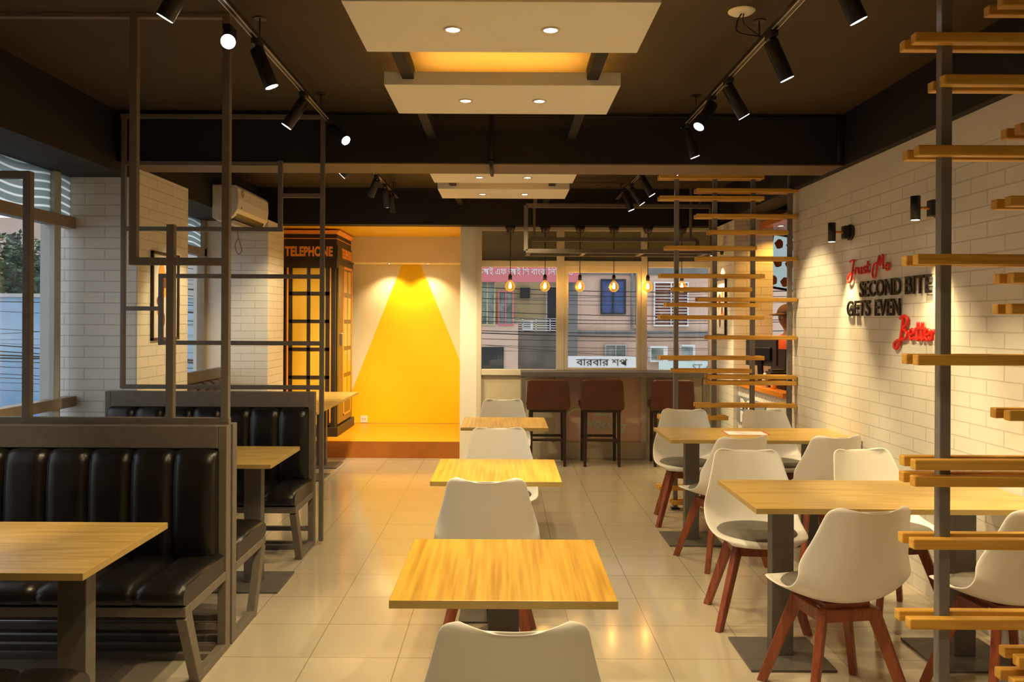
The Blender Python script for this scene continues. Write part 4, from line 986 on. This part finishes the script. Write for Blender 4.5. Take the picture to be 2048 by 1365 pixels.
ordn = ['leftmost of the six bare bulb pendants over the bar', 'second bare bulb pendant from the alcove pillar', 'third bare bulb pendant, at the left of the middle pane', 'fourth bare bulb pendant, before the blue curtained window', 'fifth bare bulb pendant, against the right mullion', 'rightmost bare bulb pendant, behind the pine slats']
for x, lb in zip((0.055, 0.44, 0.825, 1.20, 1.575, 1.95), ordn):
    if pend0 is None: pend0 = make_pendant(x, lb)
    else: dup(pend0, (x, 9.0, 2.59), 0, lb)

rk = thing('hanging_rack', 'grey steel tube rack hanging from the ceiling over the bar', 'rack', (0, 8.36, 0))
def rbar(p, q, n='bar', s=0.042): MB().bar(p, q, s, s).build(n, M['metal'], rk, bevel=0.003)
zt, zl, zm = 2.725, 2.26, 2.42
xa, xb = 0.21, 2.11
for p, q in (((xa, 0, zt), (xb, 0, zt)), ((xa, 0, zl), (xb, 0, zl)), ((xa, 0, zl), (xa, 0, zt)), ((xb, 0, zl), (xb, 0, zt)), ((xa+.05, .4, zm), (xb-.05, .4, zm)),
             ((xa, .4, zl), (xb, .4, zl)), ((xa+.03, 0, zl), (xa+.03, .4, zl)), ((xb-.03, 0, zl), (xb-.03, .4, zl)), ((xa+.6, 0, zl), (xa+.6, .4, zl)), ((xa+1.2, 0, zl), (xa+1.2, .4, zl)),
             ((xa+.05, .4, zl), (xa+.05, .4, zm)), ((xb-.05, .4, zl), (xb-.05, .4, zm))): rbar(p, q)
for x in (xa+0.1, xb-0.12):
    rbar((x, 0, zt), (x, 0, ZC), 'hanger', 0.025); rbar((x, 0.4, zm), (x, 0.4, ZC), 'hanger', 0.025)

# ---------------------------------------------------------------- service counter, things on it, person
sc_ = thing('service_counter', 'white service counter with orange top beyond the right wall', 'counter', (2.36, 6.86, 0))
MB().box(-0.02, 0.27, 0, 1.44, 0.90, 0.945).build('counter_top', M['orange'], sc_, bevel=0.003)
MB().box(0.02, 0.06, 0, 1.44, 0, 0.90).box(0.06, 0.25, 0.0, 0.03, 0, 0.9).build('front_panel', M['herring'], sc_)
sp_ = MB().box(0.005, 0.02, 0.55, 1.43, 0.53, 0.80).build('name_board', M['signgrey'], sc_)
text_part('lettering', 'Mi', 0.42, 0.105, 0.004, M['paper'], sp_, (0.003, 1.30, 0.675), '-X', bold=0.03)
text_part('lettering', 'Mii', 0.48, 0.11, 0.004, M['paper'], sp_, (0.003, 1.30, 0.545), '-X', bold=0.03)
mo = thing('pos_monitor', 'black till monitor seen from behind on the service counter', 'monitor', (2.46, 7.80, 0.945), -0.9)
MB().box(-0.17, 0.17, -0.02, 0.02, 0.18, 0.44).build('screen_case', M['blackmatte'], mo, bevel=0.008)
MB().box(-0.12, 0.12, -0.045, -0.015, 0.23, 0.36).build('rear_cover', M['charcoal'], mo, bevel=0.01)
MB().bar((0, -0.01, 0.0), (0, -0.03, 0.25), 0.05, 0.03).box(-0.11, 0.11, -0.09, 0.09, 0, 0.012).build('stand', M['charcoal'], mo, bevel=0.003)
tag(MB().box(2.42, 2.58, 7.42, 7.58, 0.945, 1.09).box(2.44, 2.56, 7.44, 7.56, 1.09, 1.11).build('receipt_printer', M['blackmatte'], bevel=0.008), 'black receipt printer beside the till monitor', 'printer')
tag(MB().box(2.45, 2.61, 7.12, 7.36, 0.945, 1.06).build('cash_box', M['charcoal'], bevel=0.006), 'dark box on the counter near the wall end', 'box')
tag(MB().lathe([(0.0001, 0), (0.026, 0), (0.026, 0.09), (0.015, 0.11), (0.012, 0.13), (0.0001, 0.132)], (2.385, 7.47, 0.945), 16).build('sanitizer_bottle', M['paper']), 'small white bottle in front of the receipt printer', 'bottle')
tag(MB().lathe([(0.0001, 0), (0.022, 0), (0.03, 0.06), (0.026, 0.06), (0.02, 0.005)], (2.40, 7.27, 0.945), 16).build('paper_cup', M['gold']), 'small orange cup on the service counter', 'cup')
tag(MB().box(2.36, 2.44, 8.18, 8.26, 0.945, 0.985).build('tissue_pack', M['posterink'], bevel=0.008), 'small pale packet at the pillar end of the counter', 'packet')
mb_ = thing('menu_board', 'tilted menu board with food pictures hanging over the service counter', 'menu board', (2.93, 8.9, 2.20))
MB().box(-0.07, 0.55, -0.015, 0.015, -0.29, 0.31).build('frame', M['black'], mb_, bevel=0.004)
MB().box(-0.045, 0.525, -0.018, -0.0145, -0.265, 0.285).build('sheet', M['menublue'], mb_)
for i in range(3):
    for j in range(3):
        cx = 0.02+i*0.13+0.02*(j % 2); cz = 0.2-j*0.2
        MB().prism([(cx+0.045*math.cos(k*PI/5)*(1+0.25*math.sin(3*k)), cz+0.055*math.sin(k*PI/5)) for k in range(10)], 'y', -0.0205, -0.0178).build('food_picture', M['food'], mb_)
for x in (0.02, 0.46): MB().cyl((x, 0, 0.31), (x, 0, 0.36), 0.004, n=6).build('chain', M['black'], mb_)
mb_.rotation_euler = (0.0, 0.16, 0.0)

def skin_body(name, chains, m, parent, sub=1):
    """chains: list of lists of (x,y,z,r); first point of later chains may be an index of an existing vertex"""
    bm = bmesh.new(); lay = bm.verts.layers.skin.verify(); allv = []
    for ch in chains:
        prev = None
        for p in ch:
            if isinstance(p, int): prev = allv[p]; continue
            v = bm.verts.new(p[:3]); r = p[3]; v[lay].radius = (r, p[4] if len(p) > 4 else r)
            if not allv: v[lay].use_root = True
            allv.append(v)
            if prev is not None: bm.edges.new((prev, v))
            prev = v
    me = bpy.data.meshes.new(name); bm.to_mesh(me); bm.free(); me.materials.append(m)
    o = bpy.data.objects.new(name, me); C.objects.link(o); o.parent = parent
    k = o.modifiers.new('skin', 'SKIN'); k.use_smooth_shade = True
    s_ = o.modifiers.new('sub', 'SUBSURF'); s_.levels = sub; s_.render_levels = sub
    return o
pr = thing('person', 'person in a brown cap and orange red shirt standing behind the service counter', 'person', (2.81, 8.02, 0), PI/2+0.22)
ch = [[(0, 0, .92, .125, .10), (0, .0, 1.08, .115, .09), (0, .01, 1.24, .135, .10), (0, .0, 1.36, .12, .085), (0, .0, 1.43, .055), (0, .008, 1.475, .052), (0, .035, 1.53, .066, .075), (0, .030, 1.59, .088, .100), (0, .018, 1.66, .080, .090)]]
ch += [[7, (0, .108, 1.575, .014), (0, .124, 1.556, .011)]]
n0 = 11
for s in (-1, 1):
    b = n0 if s == -1 else n0+3+0
base = 11
arms = []
idx = 11
for s in (-1, 1):
    ch.append([3, (s*.17, 0, 1.37, .052), (s*.225, .0, 1.11, .040), (s*.235, .06, .87, .030), (s*.235, .075, .82, .026), (s*.232, .085, .77, .034, .018)])
    palm = idx+4
    idx += 5
    for k, (dx, ll) in enumerate(((-.027, .068), (-.009, .078), (.009, .074), (.026, .058))):
        ch.append([palm, (s*.232, .085+dx, .735, .0085), (s*.230, .087+dx*1.1, .735-ll*.55, .008), (s*.222, .09+dx*1.1, .735-ll, .007)]); idx += 3
    ch.append([palm-1, (s*.222, .115, .79, .010), (s*.215, .128, .755, .009)]); idx += 2
for s in (-1, 1):
    ch.append([0, (s*.09, 0, .86, .085), (s*.10, .01, .50, .055), (s*.10, -.01, .10, .04), (s*.10, .02, .045, .038), (s*.10, .13, .03, .034)])
skin_body('body', ch, M['skin'], pr, 1)
skin_body('shirt', [[(0, 0, .86, .145, .12), (0, 0, 1.08, .135, .105), (0, .01, 1.24, .15, .115), (0, 0, 1.37, .132, .098), (0, 0, 1.42, .07)],
                    [3, (-.18, 0, 1.375, .064), (-.222, .005, 1.2, .058)], [3, (.18, 0, 1.375, .064), (.222, .005, 1.2, .058)]], M['shirt'], pr)
skin_body('trousers', [[(0, 0, .90, .14, .115), (0, 0, .84, .13, .11)], [1, (-.095, 0, .78, .095), (-.10, .01, .48, .07), (-.10, -.005, .10, .06)], [1, (.095, 0, .78, .095), (.10, .01, .48, .07), (.10, -.005, .10, .06)]], M['trousers'], pr)
MB().box(-0.13, 0.13, 0.125, 0.135, 0.55, 1.28).build('apron', M['apron'], pr)
rows = []
for k in range(8):
    a = k/7*PI/2; rows.append([(0.098*math.cos(a)*math.cos(q*PI/12), 0.022+0.115*math.cos(a)*math.sin(q*PI/12), 1.625+0.10*math.sin(a)) for q in range(24)])
cp = MB().grid(rows, closed=True)
cp.grid([[(0.09*math.cos(q*PI/12), 0.022+0.11*math.sin(q*PI/12), 1.632), (0.08*math.cos(q*PI/12), 0.022+0.20*math.sin(q*PI/12)+0.01, 1.612)] for q in range(1, 12)])
cp.build('cap', M['cap'], pr, solid=0.004)
rows = []
for k in range(6):
    a = -0.5+k/5*1.2; rows.append([(0.090*math.cos(a*0.9)*math.cos(q*PI/12), 0.012+0.10*math.cos(a*.9)*math.sin(q*PI/12), 1.61+0.07*math.sin(a)) for q in range(11, 26)])
MB().grid(rows).build('hair', M['hair'], pr, solid=0.006)
for s in (-1, 1):
    MB().lathe([(0.0001, -0.011), (0.008, -0.007), (0.011, 0), (0.008, 0.007), (0.0001, 0.011)], (s*.030, .107, 1.592), 10).build('eye', M['eyewhite'], pr)
    MB().lathe([(0.0001, -0.03), (0.014, -0.02), (0.018, 0), (0.014, 0.02), (0.0001, 0.03)], (s*.078, .02, 1.575), 10).build('ear', M['skin'], pr)
MB().tube([(-.022, .080, 1.522), (0, .092, 1.522), (.022, .080, 1.522)], .005, 6).build('mouth', M['shutter'], pr)

# ---------------------------------------------------------------- outside the bar window: street facade
YO = 17.0
bb = thing('bank_building', 'pink plastered building across the street beyond the bar windows', 'building', (0, YO, -4.2))
k_ = YO/F
def ex(px): return (px-1010)*k_
def ez(py): return EYE-(py-640)*k_+4.2
def slab(name, px0, px1, py0, py1, d0, d1, m, parent=None, top=None, bot=None):
    z1 = ez(py0) if top is None else top; z0 = ez(py1) if bot is None else bot
    return MB().box(ex(px0), ex(px1), min(d0, d1), max(d0, d1), z0, z1).build(name, m, parent or bb)
slab('wall', 1150, 2200, 300, 800, 0, 0.3, M['pink'], top=12, bot=0)
slab('recessed_wall', 700, 1150, 300, 800, 0.25, 0.5, M['tan'], top=12, bot=0)
slab('column', 1132, 1153, 300, 800, -0.25, 0.3, M['extgrey'], top=12, bot=0)
slab('upper_wall', 1150, 2200, 300, 548, -0.05, 0.0, M['extgrey'], top=12)
slab('ledge', 1150, 1500, 660, 669, -0.15, 0.0, M['extgrey'])
slab('lower_wall', 700, 1036, 648, 800, -0.3, 0.3, M['pink'], bot=0)
slab('dark_wall', 1030, 1132, 664, 800, -0.1, 0.3, M['darkwall'], bot=0)  # dark mottled surface, darker than the walls around it
sb = slab('sign_board', 940, 1154, 527, 566, -0.5, -0.42, M['signpink'])
text_part('lettering', 'আই এফ আই িস বাংক িলিমেটড', ex(1142)-ex(963), 0.18, 0.01, M['signwhite'], sb, (ex(963), -0.505, ez(553)), '-Y', bold=0.0)
def win(name, px0, px1, py0, py1, m, bars=None, fm='alugrey', d=-0.02):
    wv = slab(name, px0, px1, py0, py1, d-0.02, 0.02, M[m])
    f = MB(); a, b, c, e_ = ex(px0), ex(px1), ez(py1), ez(py0); q = 0.03
    f.box(a-q, b+q, d-0.05, d-0.02, c-q, c).box(a-q, b+q, d-0.05, d-0.02, e_, e_+q).box(a-q, a, d-0.05, d-0.02, c, e_).box(b, b+q, d-0.05, d-0.02, c, e_).box((a+b)/2-0.012, (a+b)/2+0.012, d-0.05, d-0.02, c, e_)
    if bars:
        for i in range(1, bars): z = c+(e_-c)*i/bars; f.box(a, b, d-0.07, d-0.055, z-0.008, z+0.008)
    f.build('window_grille' if bars else 'window_frame', M[fm], wv)
win('window', 1203, 1248, 560, 625, 'curtain', None, 'extdark')
win('window', 1309, 1373, 565, 648, 'shutter', 14, 'signwhite')
win('window', 1212, 1250, 690, 714, 'greenpane')
win('window', 962, 988, 566, 648, 'greenpane', None, 'tan', -0.28)
win('window', 999, 1024, 585, 648, 'greenpane', None, 'signpink', -0.28)
win('window', 1040, 1060, 575, 596, 'extdark', None, 'tan', 0.22)
win('window', 1095, 1113, 574, 660, 'extdark', 14, 'signwhite', 0.2)
slab('shop_opening', 955, 1008, 693, 760, -0.34, -0.28, M['extdark'])
rl = MB()
for k in range(6): rl.box(ex(1028), ex(1116), -0.06, -0.04, ez(637+4.6*k)-0.008, ez(637+4.6*k)+0.008)
for px in (1028, 1045, 1072, 1100, 1115): rl.box(ex(px)-0.01, ex(px)+0.01, -0.06, -0.04, ez(662), ez(636))
rl.build('balcony_rail', M['signwhite'], bb)
def ac_out(px0, px1, py0, py1, d=-0.3):
    a = slab('condenser', px0, px1, py0, py1, d, d+0.28, M['signwhite'])
    cx = (ex(px0)*0.6+ex(px1)*0.4); cz = (ez(py0)+ez(py1))/2; r = (ez(py0)-ez(py1))*0.38
    MB().box(cx-r, cx+r*1.0, d-0.01, d, cz-r, cz+r).build('fan_grille', M['greenpane'], a)
ac_out(1296, 1330, 690, 721); ac_out(1358, 1384, 687, 716); ac_out(1046, 1066, 641, 659, -0.04)
MB().tube([(ex(1263), -0.08, ez(530)), (ex(1263), -0.08, ez(655)), (ex(1278), -0.08, ez(658))], 0.03, 8).tube([(ex(1271), -0.08, ez(530)), (ex(1271), -0.08, ez(648)), (ex(1280), -0.08, ez(650))], 0.025, 8).build('drain_pipe', M['extgrey'], bb)
b_ = slab('shop_banner', 1133, 1275, 710, 734, -0.34, -0.32, M['signwhite'])
text_part('lettering', 'বারবার শপ', ex(1250)-ex(1150), 0.14, 0.006, M['charcoal'], b_, (ex(1150), -0.345, ez(728.5)), '-Y', bold=0.0)
b_ = slab('shop_banner', 1312, 1430, 719, 742, -0.34, -0.32, M['posterink'])
text_part('lettering', 'ST-41', 0.42, 0.13, 0.006, M['signgrey'], b_, (ex(1378), -0.345, ez(737)), '-Y', bold=0.01)

cl = 'black street cable strung between the bar windows and the pink building'
for k, (ya, yb, r) in enumerate(((577, 588, .012), (586, 598, .01), (600, 604, .007), (608, 612, .007), (625, 636, .012), (636, 645, .012), (645, 650, .012), (664, 668, .014), (668, 678, .018), (680, 684, .01), (600, 590, .007), (692, 700, .008), (704, 702, .006), (690, 726, .007))):
    Y1 = 13.5+0.15*k
    p = at(930, ya, Y1); q = at(1450, yb, Y1); d = q-p; a = p-d*1.5; b = q+d*1.5
    pts = [a+(b-a)*(i/16)+Vector((0, 0, -0.5*(1-(i/8-1)**2)+0.5)) for i in range(17)]
    tag(MB().tube(pts, r*0.62, 6).build('street_cable', M['cable']), cl, 'cable', 'street cables beyond the bar windows')

# ---------------------------------------------------------------- outside the left windows
hd = thing('haze_backdrop', 'added pale blue backdrop for the hazy distance beyond the left windows', 'backdrop', (-16, 22, -4.2))  # added upright sheet, its blue standing in for distant haze
MB().box(-16, 14, 0, 0.1, 0, 6.35).build('sheet', M['hazeblue'], hd)
MB().box(-16, 14, -0.06, 0, 6.3, 6.4).build('top_rail', M['bldg2'], hd)
def leafy(name, c, rx, ry, rz, n, label, s=0.26):
    t = thing(name, label, 'tree', (c[0], c[1], -4.2), 0, 'trees beyond the left windows')
    m = MB(); h = c[2]+4.2
    for _ in range(n):
        while True:
            p = Vector((random.uniform(-1, 1), random.uniform(-1, 1), random.uniform(-1, 1)))
            if 0.25 < p.length < 1: break
        lump = 1+0.22*math.sin(p.x*5+p.z*4)+0.15*math.cos(p.y*6)
        q = Vector((p.x*rx*lump, p.y*ry*lump, h+p.z*rz*lump))
        a = Vector((random.uniform(-1, 1), random.uniform(-1, 1), random.uniform(-.6, .6))).normalized(); b = a.cross(Vector((random.uniform(-1, 1), random.uniform(-1, 1), 1))).normalized()
        L = s*random.uniform(.6, 1.2)
        m.add([q-a*L*.5, q+b*L*.22, q+a*L*.5, q-b*L*.22], [(0, 1, 2, 3)])
    m.build('foliage', M['leaf'], t, recalc=False)
    MB().tube([(0, 0, 0), (0.1, 0, h*0.5), (0, 0.1, h)], 0.15, 10, rs=[.2, .15, .08]).build('trunk', M['bark'], t)
leafy('street_tree', (-14.9, 24.5, 2.9), 1.5, 1.5, 1.05, 2200, 'leafy green tree above the blue backdrop, at the left edge of the glass')
leafy('street_tree', (-16.9, 29.5, 3.1), 1.5, 1.4, 1.3, 2000, 'leafy green tree above the blue backdrop, seen just left of the light mullion')
leafy('street_tree', (-17.6, 34.2, 3.2), 1.8, 2.0, 1.4, 2000, 'leafy green tree above the blue backdrop, right against the brick pier')
fb = thing('far_building', 'brick coloured apartment block above the trees outside the left windows', 'building', (-26, 42, -4.2))
MB().box(-3, 1.6, 0, 5, 0, 10.9).build('wall', M['bldg'], fb)
for i in range(3):
    for j in range(3):
        wv = MB().box(-2.4+i*1.35, -1.7+i*1.35, -0.03, 0.0, 8.0+j*0.95-0.3, 8.45+j*0.95-0.3).build('window', M['extdark'], fb)
MB().box(-3.1, 1.7, -0.4, 0, 9.3, 9.4).box(-3.1, 1.7, -0.4, 0, 8.3, 8.4).build('balcony', M['bldg2'], fb)
fb2 = thing('far_building', 'pale grey block far behind, next to the brick pier outside', 'building', (-20.5, 46, -4.2))
MB().box(-3.2, 3.5, 0, 5, 0, 10.5).build('wall', M['bldg2'], fb2)
for i in range(4):
    MB().box(-2.8+i*1.3, -2.1+i*1.3, -0.03, 0, 8.6, 9.4).build('window', M['extdark'], fb2)
cl = 'black overhead street cable crossing the view through the left glazing'
for k, (ya, yb, r) in enumerate(((485, 500, .010), (540, 556, .012), (603, 606, .009), (622, 630, .006), (657, 668, .006), (668, 660, .006), (690, 702, .012), (702, 712, .012), (710, 716, .016), (716, 718, .018), (722, 728, .010), (733, 740, .008), (747, 756, .008), (755, 762, .008), (765, 770, .006), (780, 786, .006), (680, 676, .005), (686, 694, .005))):
    Y1 = 15.0+0.2*k
    p = at(-10, ya, Y1); q = at(150, yb, Y1); d = q-p; a = p-d*3; b = q+d*3
    pts = [a+(b-a)*(i/12) for i in range(13)]
    tag(MB().tube(pts, r, 6).build('street_cable', M['cable']), cl, 'cable', 'street cables beyond the left glazing')
struct('ground', MB().box(-60, 60, 10.9, 70, -4.4, -4.2).box(-60, -3.4, -20, 10.9, -4.4, -4.2), M['street'], 'street far below the windows', 'ground')
